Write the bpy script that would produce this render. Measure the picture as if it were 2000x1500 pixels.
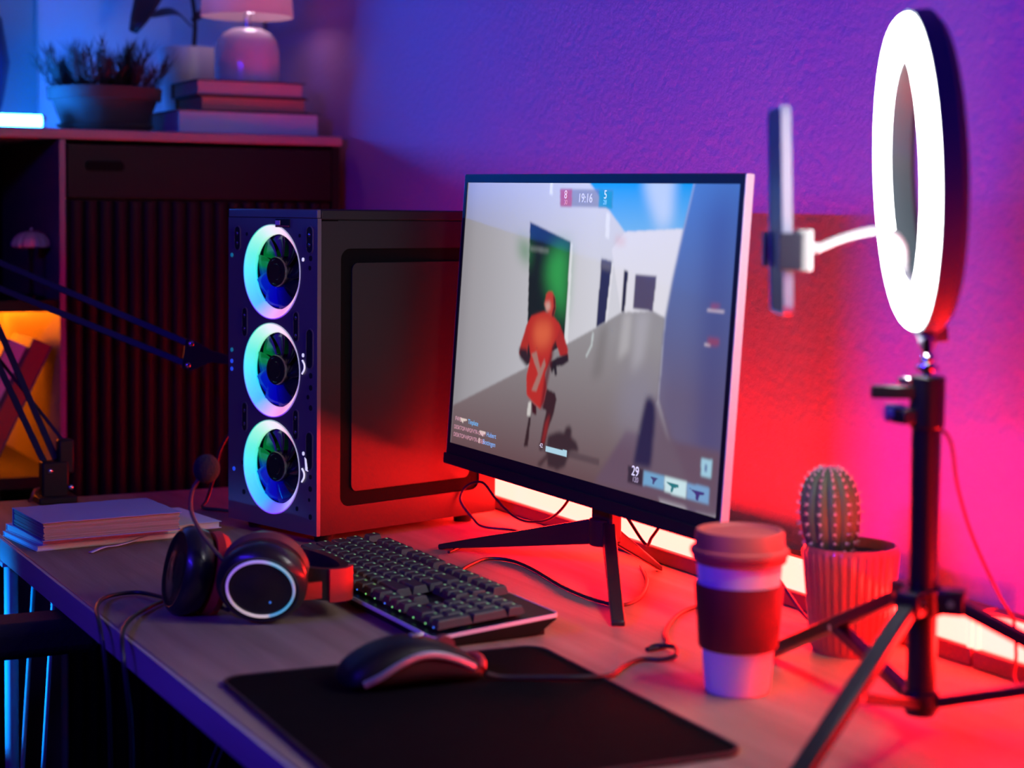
import bpy, bmesh, math, random
import numpy as np
from mathutils import Vector, Matrix, noise

# ------------------------------------------------------------------ brightness of the lamps
BLUE_W = 6.2
AZURE_W = 1.0
RED_W = 0.3
BAR_E = 98.0
TUBE_E = 230.0
NICHE_E = 85.0
BULB_E = 9.0
FAN_E = 1.0
SCREEN_E = 0.95
RING_E = 33.0
RING_N = (-0.492, -0.869, -0.05)
RING_C = (-1.1525, 0.9530, 0.4500)
LEG_ANG = (-62, 40, 173)

# ------------------------------------------------------------------ camera, world, lights
for o in list(bpy.data.objects):
    bpy.data.objects.remove(o, do_unlink=True)
SC = bpy.context.scene
COL = SC.collection
R = math.radians
PI = math.pi

cam = bpy.data.cameras.new('camera')
cam.sensor_width = 36.0
cam.lens = 3537.4 / 2000 * 36
cam.shift_y = -134.0 / 2000
cam.clip_start = 0.05
yaw, pitch, roll = R(152.758), R(3.256), R(0.5524)
fw = Vector((math.cos(pitch) * math.cos(yaw), math.cos(pitch) * math.sin(yaw), -math.sin(pitch)))
rt = fw.cross(Vector((0, 0, 1))).normalized()
up = rt.cross(fw)
r2 = math.cos(roll) * rt + math.sin(roll) * up
u2 = -math.sin(roll) * rt + math.cos(roll) * up
camo = bpy.data.objects.new('camera', cam)
camo.matrix_world = Matrix(((r2.x, u2.x, -fw.x, 0), (r2.y, u2.y, -fw.y, 0), (r2.z, u2.z, -fw.z, 0.415), (0, 0, 0, 1)))
COL.objects.link(camo)
SC.camera = camo
cam.dof.use_dof = True
cam.dof.focus_distance = 2.14
cam.dof.aperture_fstop = 4.0

w = bpy.data.worlds.new('world')
SC.world = w
w.use_nodes = True
w.node_tree.nodes['Background'].inputs[0].default_value = (0.10, 0.06, 0.12, 1)
w.node_tree.nodes['Background'].inputs[1].default_value = 0.01

SC.view_settings.view_transform = 'Standard'
SC.view_settings.look = 'None'
SC.view_settings.exposure = 0.0
SC.view_settings.gamma = 1.0
SC.view_settings.use_curve_mapping = False


def area_light(name, loc, aim, sx, sy, power, color, spread=180, long_axis=None):
    l = bpy.data.lights.new(name, 'AREA')
    l.shape = 'RECTANGLE'
    l.size, l.size_y = sx, sy
    l.energy = power
    l.color = color
    l.spread = R(spread)
    o = bpy.data.objects.new(name, l)
    d = (Vector(aim) - Vector(loc)).normalized()
    if long_axis is None:
        o.rotation_euler = d.to_track_quat('-Z', 'Y').to_euler()
    else:
        x = Vector(long_axis)
        x = (x - d * x.dot(d)).normalized()
        z = -d
        y = z.cross(x)
        o.rotation_euler = Matrix((x, y, z)).transposed().to_euler()
    o.location = loc
    COL.objects.link(o)
    return o


# a horizontal blue tube lamp that stands in the room in front of the desk
area_light('blue_tube_lamp', (-1.10, -0.62, 0.83), (-1.62, 1.2, 0.50), 0.9, 0.03, BLUE_W, (0.045, 0.012, 1.0), 90, (1, 0, 0))
# a red lamp at desk height beyond the right edge, in line with the red bars
area_light('red_lamp', (-0.55, 0.98, 0.10), (-1.85, 1.2, 0.36), 0.30, 0.14, RED_W, (1.0, 0.008, 0.008), 95)
# an azure lamp on the floor side of the desk, left of the chair
area_light('azure_lamp', (-2.75, -0.75, 0.0), (-2.32, 0.48, -0.17), 0.10, 0.20, AZURE_W, (0.0, 0.22, 1.0), 15)

# ------------------------------------------------------------------ materials


def nd(nt, t, **kw):
    n = nt.nodes.new(t)
    for k, v in kw.items():
        setattr(n, k, v)
    return n


MATS = {}


def mat(name, col=(0.5, 0.5, 0.5), rough=0.5, metal=0.0, emit=None, estr=0.0, bump=0.0, bscale=60.0, var=0.08, vscale=8.0,
        coat=0.0, spec=0.5, trans=0.0, ior=1.45, stretch=None, sss=0.0):
    if name in MATS:
        return MATS[name]
    m = bpy.data.materials.new(name)
    m.use_nodes = True
    nt = m.node_tree
    b = nt.nodes['Principled BSDF']
    b.inputs['Roughness'].default_value = rough
    b.inputs['Metallic'].default_value = metal
    b.inputs['Specular IOR Level'].default_value = spec
    b.inputs['Coat Weight'].default_value = coat
    b.inputs['Transmission Weight'].default_value = trans
    b.inputs['IOR'].default_value = ior
    tc = nd(nt, 'ShaderNodeTexCoord')
    mp = nd(nt, 'ShaderNodeMapping')
    if stretch:
        mp.inputs['Scale'].default_value = stretch
    nt.links.new(tc.outputs['Object'], mp.inputs['Vector'])
    no = nd(nt, 'ShaderNodeTexNoise')
    no.inputs['Scale'].default_value = vscale
    no.inputs['Detail'].default_value = 4
    nt.links.new(mp.outputs['Vector'], no.inputs['Vector'])
    mx = nd(nt, 'ShaderNodeMix', data_type='RGBA')
    a = tuple(max(0, c * (1 - var)) for c in col) + (1,)
    c2 = tuple(min(1, c * (1 + var)) for c in col) + (1,)
    mx.inputs[6].default_value = a
    mx.inputs[7].default_value = c2
    nt.links.new(no.outputs['Fac'], mx.inputs[0])
    nt.links.new(mx.outputs[2], b.inputs['Base Color'])
    if emit:
        b.inputs['Emission Color'].default_value = tuple(emit) + (1,)
        b.inputs['Emission Strength'].default_value = estr
    if bump:
        n2 = nd(nt, 'ShaderNodeTexNoise')
        n2.inputs['Scale'].default_value = bscale
        n2.inputs['Detail'].default_value = 5
        nt.links.new(mp.outputs['Vector'], n2.inputs['Vector'])
        bp = nd(nt, 'ShaderNodeBump')
        bp.inputs['Strength'].default_value = bump
        bp.inputs['Distance'].default_value = 0.004
        nt.links.new(n2.outputs['Fac'], bp.inputs['Height'])
        nt.links.new(bp.outputs['Normal'], b.inputs['Normal'])
    MATS[name] = m
    return m


def wood(name, c1, c2, rough=0.45, scale=6.0, along='X'):
    if name in MATS:
        return MATS[name]
    m = bpy.data.materials.new(name)
    m.use_nodes = True
    nt = m.node_tree
    b = nt.nodes['Principled BSDF']
    b.inputs['Roughness'].default_value = rough
    tc = nd(nt, 'ShaderNodeTexCoord')
    mp = nd(nt, 'ShaderNodeMapping')
    s = {'X': (0.6, 7, 7), 'Y': (7, 0.6, 7), 'Z': (7, 7, 0.6)}[along]
    mp.inputs['Scale'].default_value = s
    nt.links.new(tc.outputs['Object'], mp.inputs['Vector'])
    n1 = nd(nt, 'ShaderNodeTexNoise')
    n1.inputs['Scale'].default_value = scale
    n1.inputs['Detail'].default_value = 6
    n1.inputs['Distortion'].default_value = 0.6
    nt.links.new(mp.outputs['Vector'], n1.inputs['Vector'])
    cr = nd(nt, 'ShaderNodeValToRGB')
    cr.color_ramp.elements[0].position = 0.32
    cr.color_ramp.elements[0].color = tuple(c1) + (1,)
    cr.color_ramp.elements[1].position = 0.7
    cr.color_ramp.elements[1].color = tuple(c2) + (1,)
    nt.links.new(n1.outputs['Fac'], cr.inputs['Fac'])
    nt.links.new(cr.outputs['Color'], b.inputs['Base Color'])
    n2 = nd(nt, 'ShaderNodeTexNoise')
    n2.inputs['Scale'].default_value = 40
    nt.links.new(mp.outputs['Vector'], n2.inputs['Vector'])
    bp = nd(nt, 'ShaderNodeBump')
    bp.inputs['Strength'].default_value = 0.12
    bp.inputs['Distance'].default_value = 0.002
    nt.links.new(n2.outputs['Fac'], bp.inputs['Height'])
    nt.links.new(bp.outputs['Normal'], b.inputs['Normal'])
    MATS[name] = m
    return m


def angle_glow(name, stops, strength, ax=('X', 'Z')):
    """emission coloured by the angle round the object's own centre"""
    if name in MATS:
        return MATS[name]
    m = bpy.data.materials.new(name)
    m.use_nodes = True
    nt = m.node_tree
    b = nt.nodes['Principled BSDF']
    b.inputs['Base Color'].default_value = (0.6, 0.6, 0.6, 1)
    b.inputs['Roughness'].default_value = 0.4
    tc = nd(nt, 'ShaderNodeTexCoord')
    sp = nd(nt, 'ShaderNodeSeparateXYZ')
    nt.links.new(tc.outputs['Object'], sp.inputs[0])
    at = nd(nt, 'ShaderNodeMath', operation='ARCTAN2')
    nt.links.new(sp.outputs[ax[1]], at.inputs[0])
    nt.links.new(sp.outputs[ax[0]], at.inputs[1])
    mr = nd(nt, 'ShaderNodeMapRange')
    mr.inputs[1].default_value = -PI
    mr.inputs[2].default_value = PI
    nt.links.new(at.outputs[0], mr.inputs[0])
    cr = nd(nt, 'ShaderNodeValToRGB')
    els = cr.color_ramp.elements
    els[0].position, els[0].color = stops[0][0], stops[0][1] + (1,)
    els[1].position, els[1].color = stops[-1][0], stops[-1][1] + (1,)
    for p, c in stops[1:-1]:
        e = els.new(p)
        e.color = c + (1,)
    nt.links.new(mr.outputs[0], cr.inputs['Fac'])
    nt.links.new(cr.outputs['Color'], b.inputs['Emission Color'])
    b.inputs['Emission Strength'].default_value = strength
    MATS[name] = m
    return m


# ------------------------------------------------------------------ mesh helpers


def link(o, parent=None, kind=None):
    COL.objects.link(o)
    if parent is not None:
        o.parent = parent
    if kind:
        o['kind'] = kind
    return o


def obj(name, bm, m, parent=None, loc=None, rot=None, smooth=True, kind=None, label=None, bevel=0.0, bseg=2):
    bmesh.ops.recalc_face_normals(bm, faces=bm.faces)
    me = bpy.data.meshes.new(name)
    bm.to_mesh(me)
    bm.free()
    if isinstance(m, (list, tuple)):
        for x in m:
            me.materials.append(x)
    else:
        me.materials.append(m)
    if smooth:
        me.polygons.foreach_set('use_smooth', [True] * len(me.polygons))
        try:
            me.set_sharp_from_angle(angle=R(38))
        except Exception:
            pass
    o = bpy.data.objects.new(name, me)
    if loc is not None:
        o.location = loc
    if rot is not None:
        o.rotation_euler = rot
    link(o, parent, kind)
    if bevel:
        b = o.modifiers.new('bevel', 'BEVEL')
        b.width = bevel
        b.segments = bseg
        b.limit_method = 'ANGLE'
        b.angle_limit = R(50)
    if label:
        o['label'] = label
    return o


def inst(o, name, parent, loc=(0, 0, 0), rot=(0, 0, 0), scale=(1, 1, 1)):
    c = bpy.data.objects.new(name, o.data)
    c.location, c.rotation_euler, c.scale = loc, rot, scale
    link(c, parent)
    for md in o.modifiers:
        if md.type == 'BEVEL':
            b = c.modifiers.new('bevel', 'BEVEL')
            b.width, b.segments, b.limit_method, b.angle_limit = md.width, md.segments, md.limit_method, md.angle_limit
    return c


def thing(name, label, cat, loc=(0, 0, 0), rotz=0.0, group=None):
    o = bpy.data.objects.new(name, None)
    o.empty_display_size = 0.02
    o.location = loc
    o.rotation_euler = (0, 0, rotz)
    COL.objects.link(o)
    o['label'] = label
    o['category'] = cat
    if group:
        o['group'] = group
    return o


def tag(o, label, cat, group=None):
    o['label'] = label
    o['category'] = cat
    if group:
        o['group'] = group
    return o


def B():
    return bmesh.new()


def box(bm, c, s, M=None, mi=0):
    x, y, z = c
    a, b, d = s[0] / 2, s[1] / 2, s[2] / 2
    vs = []
    for k in (-1, 1):
        for j in (-1, 1):
            for i in (-1, 1):
                v = Vector((x + i * a, y + j * b, z + k * d))
                vs.append(bm.verts.new(M @ v if M else v))
    for f in ((0, 2, 3, 1), (4, 5, 7, 6), (0, 1, 5, 4), (2, 6, 7, 3), (0, 4, 6, 2), (1, 3, 7, 5)):
        fc = bm.faces.new([vs[i] for i in f])
        fc.material_index = mi
    return bm


def box2(bm, lo, hi, M=None, mi=0):
    c = [(a + b) / 2 for a, b in zip(lo, hi)]
    s = [b - a for a, b in zip(lo, hi)]
    return box(bm, c, s, M, mi)


def frame_from(d):
    d = Vector(d).normalized()
    h = Vector((0, 0, 1)) if abs(d.z) < 0.95 else Vector((1, 0, 0))
    x = d.cross(h).normalized()
    y = d.cross(x).normalized()
    return x, y, d


def cyl(bm, p0, p1, r0, r1=None, n=16, caps=True, mi=0):
    p0, p1 = Vector(p0), Vector(p1)
    r1 = r0 if r1 is None else r1
    x, y, d = frame_from(p1 - p0)
    A, C = [], []
    for i in range(n):
        t = 2 * PI * i / n
        e = x * math.cos(t) + y * math.sin(t)
        A.append(bm.verts.new(p0 + e * r0))
        C.append(bm.verts.new(p1 + e * r1))
    for i in range(n):
        j = (i + 1) % n
        bm.faces.new((A[i], A[j], C[j], C[i])).material_index = mi
    if caps:
        bm.faces.new(A[::-1]).material_index = mi
        bm.faces.new(C).material_index = mi
    return bm


def crom(pts, sub=6, cyc=False):
    P = [Vector(p) for p in pts]
    n = len(P)
    out = []
    rng = n if cyc else n - 1
    for i in range(rng):
        p0 = P[(i - 1) % n] if (cyc or i > 0) else P[0] * 2 - P[1]
        p1, p2 = P[i], P[(i + 1) % n]
        p3 = P[(i + 2) % n] if (cyc or i + 2 < n) else P[n - 1] * 2 - P[n - 2]
        for s in range(sub):
            t = s / sub
            out.append(0.5 * ((2 * p1) + (p2 - p0) * t + (2 * p0 - 5 * p1 + 4 * p2 - p3) * t * t + (3 * p1 - p0 - 3 * p2 + p3) * t ** 3))
    if not cyc:
        out.append(P[-1])
    return out


def tube(bm, pts, r, n=8, sub=6, smooth=True, cyc=False, mi=0, flat=None):
    P = crom(pts, sub, cyc) if smooth else [Vector(p) for p in pts]
    m = len(P)
    rr = r if callable(r) else (lambda t: r)
    up = None
    rings = []
    for i, p in enumerate(P):
        a = P[(i - 1) % m] if (cyc or i > 0) else P[0]
        b = P[(i + 1) % m] if (cyc or i < m - 1) else P[m - 1]
        d = (b - a).normalized()
        if up is None:
            up = frame_from(d)[0]
        x = (up - d * up.dot(d)).normalized()
        up = x
        y = d.cross(x)
        rad = rr(i / (m - 1))
        ring = []
        for k in range(n):
            t = 2 * PI * k / n
            sx, sy = (1, 1) if not flat else flat
            ring.append(bm.verts.new(p + (x * math.cos(t) * sx + y * math.sin(t) * sy) * rad))
        rings.append(ring)
    for i in range(m if cyc else m - 1):
        A, C = rings[i], rings[(i + 1) % m]
        for k in range(n):
            j = (k + 1) % n
            bm.faces.new((A[k], A[j], C[j], C[k])).material_index = mi
    if not cyc:
        bm.faces.new(rings[0][::-1]).material_index = mi
        bm.faces.new(rings[-1]).material_index = mi
    return bm


def lathe(bm, prof, n=40, M=None, close=False, mod=None, mi=0):
    """prof: (r, z) points; spun about z"""
    rings = []
    for r, z in prof:
        ring = []
        if r < 1e-6:
            v = Vector((0, 0, z))
            ring = [bm.verts.new(M @ v if M else v)]
        else:
            for k in range(n):
                t = 2 * PI * k / n
                q = r * (mod(t, z) if mod else 1)
                v = Vector((q * math.cos(t), q * math.sin(t), z))
                ring.append(bm.verts.new(M @ v if M else v))
        rings.append(ring)
    seq = list(zip(rings[:-1], rings[1:]))
    if close:
        seq.append((rings[-1], rings[0]))
    for A, C in seq:
        for k in range(n):
            j = (k + 1) % n
            if len(A) == 1 and len(C) == 1:
                continue
            if len(A) == 1:
                f = bm.faces.new((A[0], C[j], C[k]))
            elif len(C) == 1:
                f = bm.faces.new((A[k], A[j], C[0]))
            else:
                f = bm.faces.new((A[k], A[j], C[j], C[k]))
            f.material_index = mi
    return bm


def prism(bm, poly, h0, h1, M=None, mi=0):
    """poly in local xy, extruded from z=h0 to z=h1"""
    T = lambda x, y, z: (M @ Vector((x, y, z))) if M else Vector((x, y, z))
    A = [bm.verts.new(T(x, y, h0)) for x, y in poly]
    C = [bm.verts.new(T(x, y, h1)) for x, y in poly]
    n = len(poly)
    for i in range(n):
        j = (i + 1) % n
        bm.faces.new((A[i], A[j], C[j], C[i])).material_index = mi
    bm.faces.new(A[::-1]).material_index = mi
    bm.faces.new(C).material_index = mi
    return bm


def rrect(w_, h_, r, seg=6, cx=0, cy=0):
    out = []
    for sx, sy, a0 in ((1, 1, 0), (-1, 1, 90), (-1, -1, 180), (1, -1, 270)):
        for k in range(seg + 1):
            t = R(a0 + 90 * k / seg)
            out.append((cx + sx * (w_ / 2 - r) + r * math.cos(t), cy + sy * (h_ / 2 - r) + r * math.sin(t)))
    return out


def ringprism(bm, outer, inner, h0, h1, M=None, mi=0):
    T = lambda p, z: (M @ Vector((p[0], p[1], z))) if M else Vector((p[0], p[1], z))
    n = len(outer)
    L = [[bm.verts.new(T(p, z)) for p in poly] for poly, z in ((outer, h0), (outer, h1), (inner, h1), (inner, h0))]
    for a in range(4):
        A, C = L[a], L[(a + 1) % 4]
        for i in range(n):
            j = (i + 1) % n
            bm.faces.new((A[i], A[j], C[j], C[i])).material_index = mi
    return bm


def basis(o, x, y, z):
    M = Matrix((x, y, z)).transposed().to_4x4()
    M.translation = Vector(o)
    return M


def ball(bm, c, r, n=12, m=8, s=(1, 1, 1), M=None):
    T = Matrix.Translation(Vector(c)) @ Matrix.Diagonal((s[0], s[1], s[2], 1))
    if M:
        T = M @ T
    prof = [(r * math.sin(PI * i / m), -r * math.cos(PI * i / m)) for i in range(m + 1)]
    prof[0] = (0, -r)
    prof[-1] = (0, r)
    return lathe(bm, prof, n, T)

# ------------------------------------------------------------------ the room
WY, WX = 1.20, -3.42          # wall behind the desk, wall on the left
FZ, CZ = -0.74, 1.86          # floor and ceiling (desk top is z = 0)
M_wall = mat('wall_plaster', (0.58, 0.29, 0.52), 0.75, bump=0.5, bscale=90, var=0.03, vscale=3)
M_wall2 = mat('wall_plain', (0.50, 0.49, 0.50), 0.85, bump=0.2, bscale=60, var=0.03)
M_floor = wood('floor_wood', (0.05, 0.035, 0.03), (0.09, 0.06, 0.05), 0.5)


def struct(name, lo, hi, m):
    o = obj(name, box2(B(), lo, hi), m, kind='structure', smooth=False)
    return o


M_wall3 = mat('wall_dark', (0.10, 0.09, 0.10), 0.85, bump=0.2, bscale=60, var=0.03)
struct('floor', (WX - 0.1, -2.6, FZ - 0.05), (1.9, WY + 0.1, FZ), M_floor)
struct('ceiling', (WX - 0.1, -2.6, CZ), (1.9, WY + 0.1, CZ + 0.05), M_wall3)
struct('wall_back', (WX - 0.1, WY, FZ), (1.9, WY + 0.1, CZ), M_wall)
struct('wall_left', (WX - 0.1, -2.6, FZ), (WX, WY, CZ), M_wall2)
struct('wall_right', (1.8, -2.6, FZ), (1.9, WY, CZ), M_wall3)
struct('wall_front', (WX, -2.6, FZ), (1.8, -2.5, CZ), M_wall3)

# ------------------------------------------------------------------ desk
M_desk = wood('desk_wood', (0.27, 0.185, 0.12), (0.38, 0.27, 0.18), 0.6, 5.0, 'X')
M_desk.node_tree.nodes['Principled BSDF'].inputs['Specular IOR Level'].default_value = 0.25
M_deskedge = wood('desk_edge', (0.46, 0.38, 0.34), (0.55, 0.46, 0.41), 0.5, 5.0, 'X')
M_blackmetal = mat('black_metal', (0.02, 0.02, 0.022), 0.38, 0.6, var=0.2)
M_whitemetal = mat('pale_metal', (0.62, 0.62, 0.64), 0.4, 0.0, var=0.05)
desk = thing('desk', 'long wooden desk against the wall carrying the computer and monitor', 'desk', (-1.6, 0.82, FZ))
dz = -FZ
o = obj('desktop', box2(B(), (-0.99, -0.352, dz - 0.028), (0.95, 0.375, dz)), M_desk, desk, bevel=0.0015)
obj('edge_band', box2(B(), (-0.99, -0.356, dz - 0.028), (0.95, -0.3525, dz - 0.0008)), M_deskedge, desk, smooth=False)


def desk_leg(x, y, sx):
    bm = B()
    cyl(bm, (x, y, 0.0), (x, y, dz - 0.03), 0.0088, n=20)
    l = obj('leg', bm, M_whitemetal, desk)
    obj('leg_plate', box(B(), (x + sx * 0.02, y + 0.01, dz - 0.031), (0.10, 0.07, 0.005)), M_whitemetal, l, smooth=False)
    for (ox, oy, bx_, by_) in ((-0.035, 0.04, -0.045, -0.005), (0.055, 0.045, 0.05, 0.0)):
        bm = B()
        cyl(bm, (x + ox, y + oy, dz - 0.03), (x + bx_, y + by_, 0.0), 0.003, n=10)
        obj('leg_rod', bm, M_whitemetal, l)


desk_leg(-0.75, -0.333, 1)
desk_leg(0.85, -0.30, -1)
desk_leg(-0.75, 0.33, 1)
desk_leg(0.85, 0.33, -1)

# ------------------------------------------------------------------ tall sideboard against the left wall
M_cab = mat('sideboard_black', (0.010, 0.007, 0.007), 0.5, var=0.15, spec=0.25)
M_cabtop = wood('sideboard_top', (0.42, 0.30, 0.24), (0.52, 0.39, 0.31), 0.5, 5.0, 'Y')
M_divider = mat('sideboard_divider', (0.30, 0.27, 0.25), 0.5)
M_niche = mat('niche_wood', (0.55, 0.38, 0.24), 0.6)
CXF, CY0, CY1, CTOP = -2.95, 0.02, 1.182, 0.5435
cabt = thing('sideboard', 'tall dark sideboard with ribbed door and open shelves beside the wall', 'sideboard', (-3.18, 0.60, FZ))


def cb(name, lo, hi, m, par=None, bevel=0.0, lab=None):
    off = Vector((-3.18, 0.60, FZ))
    lo2 = [a - b for a, b in zip(lo, off)]
    hi2 = [a - b for a, b in zip(hi, off)]
    return obj(name, box2(B(), lo2, hi2), m, par or cabt, smooth=False, bevel=bevel, label=lab)


CXB = WX + 0.012
cb('top_board', (CXB, CY0, CTOP - 0.0165), (CXF + 0.006, CY1, CTOP), M_cabtop, bevel=0.003, lab='light wood top board')
cb('side_panel', (CXB, CY1 - 0.016, FZ + 0.1), (CXF - 0.004, CY1 - 0.002, CTOP - 0.018), M_cab)
cb('side_panel', (CXB, CY0, FZ + 0.1), (CXF - 0.004, CY0 + 0.016, CTOP - 0.018), M_cab)
cb('divider', (CXB, 0.692, FZ + 0.1), (CXF + 0.002, 0.7015, CTOP - 0.018), M_divider)
cb('divider', (CXB, 0.33, FZ + 0.1), (CXF - 0.002, 0.342, CTOP - 0.018), M_cab)
cb('back_panel', (CXB, CY0 + 0.016, FZ + 0.1), (CXB + 0.008, CY1 - 0.016, CTOP - 0.018), M_niche)
cb('bottom_board', (CXB, CY0 + 0.016, FZ + 0.1), (CXF - 0.005, CY1 - 0.016, FZ + 0.118), M_cab)
cb('shelf', (CXB + 0.008, 0.342, 0.247), (CXF - 0.004, 0.692, 0.265), M_cab)
cb('shelf', (CXB + 0.008, 0.342, -0.040), (CXF - 0.002, 0.692, -0.021), M_cab)
cb('inner_back', (CXB + 0.009, 0.343, 0.266), (CXB + 0.013, 0.691, CTOP - 0.02), M_cab)
dl = cb('door', (CXF - 0.018, CY0 + 0.018, FZ + 0.12), (CXF, 0.329, CTOP - 0.02), M_cab)
drawer = cb('drawer', (CXF - 0.018, 0.706, 0.432), (CXF - 0.002, CY1 - 0.018, CTOP - 0.024), M_cab, bevel=0.001)
# recessed pull with its dark lip
bm = B()
off = Vector((-3.18, 0.60, FZ))
prism(bm, rrect(0.062, 0.016, 0.007, 5), 0, 0.004, basis(Vector((CXF - 0.002, 0.767, 0.484)) - off, Vector((0, 1, 0)), Vector((0, 0, 1)), Vector((1, 0, 0))))
obj('handle', bm, mat('handle_black', (0.003, 0.003, 0.003), 0.6, spec=0.1), drawer)
door = cb('door', (CXF - 0.020, 0.706, FZ + 0.12), (CXF - 0.010, CY1 - 0.018, 0.428), M_cab)
pitch_y = 0.0245
ny = int((CY1 - 0.02 - 0.708) / pitch_y)
slat0 = None
for i in range(ny):
    y = 0.708 + pitch_y * (i + 0.5)
    if slat0 is None:
        bm = B()
        poly = [(pitch_y * 0.47 * math.cos(t), 0.009 * math.sin(t)) for t in [PI * k / 8 for k in range(9)]]
        h = 0.428 - (FZ + 0.12)
        prism(bm, [(a, b) for a, b in poly], 0, h, basis((0, 0, 0), Vector((0, 1, 0)), Vector((1, 0, 0)), Vector((0, 0, 1))))
        slat0 = obj('slat', bm, M_cab, door, loc=Vector((CXF - 0.010, y, FZ + 0.12)) - off)
    else:
        inst(slat0, 'slat', door, Vector((CXF - 0.010, y, FZ + 0.12)) - off)
for (lx, ly) in ((-3.36, 0.10), (-3.36, 1.10), (-3.0, 0.10), (-3.0, 1.10)):
    bm = B()
    cyl(bm, Vector((lx, ly, FZ)) - off, Vector((lx, ly, FZ + 0.102)) - off, 0.012, 0.018)
    obj('leg', bm, M_cab, cabt)

# warm strip lamp stuck under the shelf of the niche, at its back
M_amber = mat('amber_led', (0.9, 0.5, 0.1), 0.5, emit=(1.0, 0.17, 0.004), estr=NICHE_E)
t = thing('led_strip', 'amber LED strip under the shelf lighting the leaning books', 'light', (CXB + 0.03, 0.52, 0.226))
obj('rail', box2(B(), (-0.012, -0.16, 0.012), (0.012, 0.16, 0.020)), M_blackmetal, t, smooth=False)
obj('diffuser', box2(B(), (-0.009, -0.155, 0.0), (0.009, 0.155, 0.012)), M_amber, t, bevel=0.003)

# books leaning in the niche


def hardback(name, label, loc, rz, L, W, T, cov, page, spine_side=-1, group=None, cover_t=0.0022):
    """lies flat: L along local y, W along local x (pages open at +x), T up"""
    t = thing(name, label, 'book', loc, rz, group)
    k = obj('cover', box2(B(), (-W / 2, -L / 2, 0), (W / 2, L / 2, cover_t)), cov, t, smooth=False, bevel=0.0006)
    obj('cover', box2(B(), (-W / 2, -L / 2, T - cover_t), (W / 2, L / 2, T)), cov, t, smooth=False, bevel=0.0006)
    sx = spine_side * W / 2
    obj('spine', box2(B(), (min(sx, sx - spine_side * cover_t), -L / 2, cover_t), (max(sx, sx - spine_side * cover_t), L / 2, T - cover_t)), cov, t, smooth=False)
    bm = B()
    e = 0.004
    x0 = -W / 2 + (cover_t + 0.0003 if spine_side < 0 else e)
    x1 = W / 2 - (cover_t + 0.0003 if spine_side > 0 else e)
    n = max(5, int(T / 0.002))
    zs = [cover_t + (T - 2 * cover_t) * i / n for i in range(n + 1)]
    rnd = random.Random(len(label))
    for i in range(n):
        d = rnd.uniform(0, 0.0012)
        box2(bm, (x0 + (d if spine_side > 0 else 0), -L / 2 + e + d, zs[i]), (x1 - (d if spine_side < 0 else 0), L / 2 - e - d, zs[i + 1]))
    obj('pages', bm, page, t, smooth=False)
    return t


M_page = mat('paper_cream', (0.78, 0.70, 0.58), 0.85, var=0.1, vscale=3, stretch=(1, 1, 120))
M_bk_dark = mat('book_cover_dark', (0.035, 0.03, 0.035), 0.5)
M_bk_lilac = mat('book_cover_lilac', (0.62, 0.42, 0.66), 0.6)
M_bk_navy = mat('book_cover_navy', (0.05, 0.05, 0.12), 0.5)
for nm, lab, y, cv in (('leaning_book', 'lilac-spined thick book leaning on the sideboard shelf', 0.548, M_bk_lilac),
                       ('leaning_book', 'dark red book leaning right of the lilac one on the shelf', 0.588, mat('book_cover_wine', (0.28, 0.06, 0.05), 0.5))):
    t = thing(nm, lab, 'book', (-3.035, y, -0.0040), 0, None)
    M = Matrix.Rotation(R(-26), 4, 'X')
    T, Hh, D = 0.034, 0.215, 0.150
    for s0, s1 in ((0, 0.003), (T - 0.003, T)):
        obj('cover', box2(B(), (-D / 2, s0 - T, 0.0), (D / 2, s1 - T, Hh), M), M_bk_navy, t, smooth=False)
    obj('spine', box2(B(), (D / 2 - 0.003, 0.0031 - T, 0.0), (D / 2, -0.0031, Hh), M), cv, t, smooth=False)
    obj('pages', box2(B(), (-D / 2 + 0.004, 0.0034 - T, 0.003), (D / 2 - 0.0034, -0.0034, Hh - 0.003), M), M_page, t, smooth=False)

# glass dome on a stem on the upper shelf
t = thing('glass_ornament', 'small cut-glass dome on a dark stem on the upper shelf', 'ornament', (-3.02, 0.662, 0.265))
M_glass = mat('cut_glass', (0.80, 0.62, 0.62), 0.15, var=0.02, spec=0.8, coat=0.5)
facet = lambda tt, z: 1 + 0.06 * (1 if int(tt / (2 * PI / 32)) % 2 else -1)
obj('dome', lathe(B(), [(0.0, 0.112), (0.008, 0.1115), (0.018, 0.108), (0.027, 0.100), (0.031, 0.091), (0.0305, 0.086), (0.022, 0.084), (0, 0.084)], 32, mod=facet), M_glass, t, smooth=False)
obj('finial', ball(B(), (0, 0, 0.1145), 0.003, 10, 8), M_glass, t)
obj('stem', lathe(B(), [(0, 0.0), (0.022, 0.0), (0.022, 0.004), (0.004, 0.010), (0.0035, 0.06), (0.006, 0.0835), (0, 0.0835)], 20), mat('dark_glass', (0.02, 0.02, 0.02), 0.1), t)

# ------------------------------------------------------------------ on top of the sideboard
ZT = CTOP
M_ledblue = mat('blue_led_tube', (0.8, 0.9, 1.0), 0.5, emit=(0.007, 0.165, 1.0), estr=TUBE_E)
t = thing('led_tube', 'glowing blue-white LED tube lying on the sideboard', 'light', (-3.06, 0.45, ZT))
bm = B()
cyl(bm, (0, -0.38, 0.0155), (0, 0.238, 0.0155), 0.0105, n=24)
obj('diffuser', bm, M_ledblue, t)
obj('base_rail', box2(B(), (-0.009, -0.385, 0.0), (0.009, 0.24, 0.006)), M_whitemetal, t, smooth=False)
for yy in (-0.386, 0.238):
    bm = B()
    cyl(bm, (0, yy, 0.0145), (0, yy + 0.007, 0.0145), 0.0115, n=20)
    obj('end_cap', bm, M_whitemetal, t)

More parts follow.
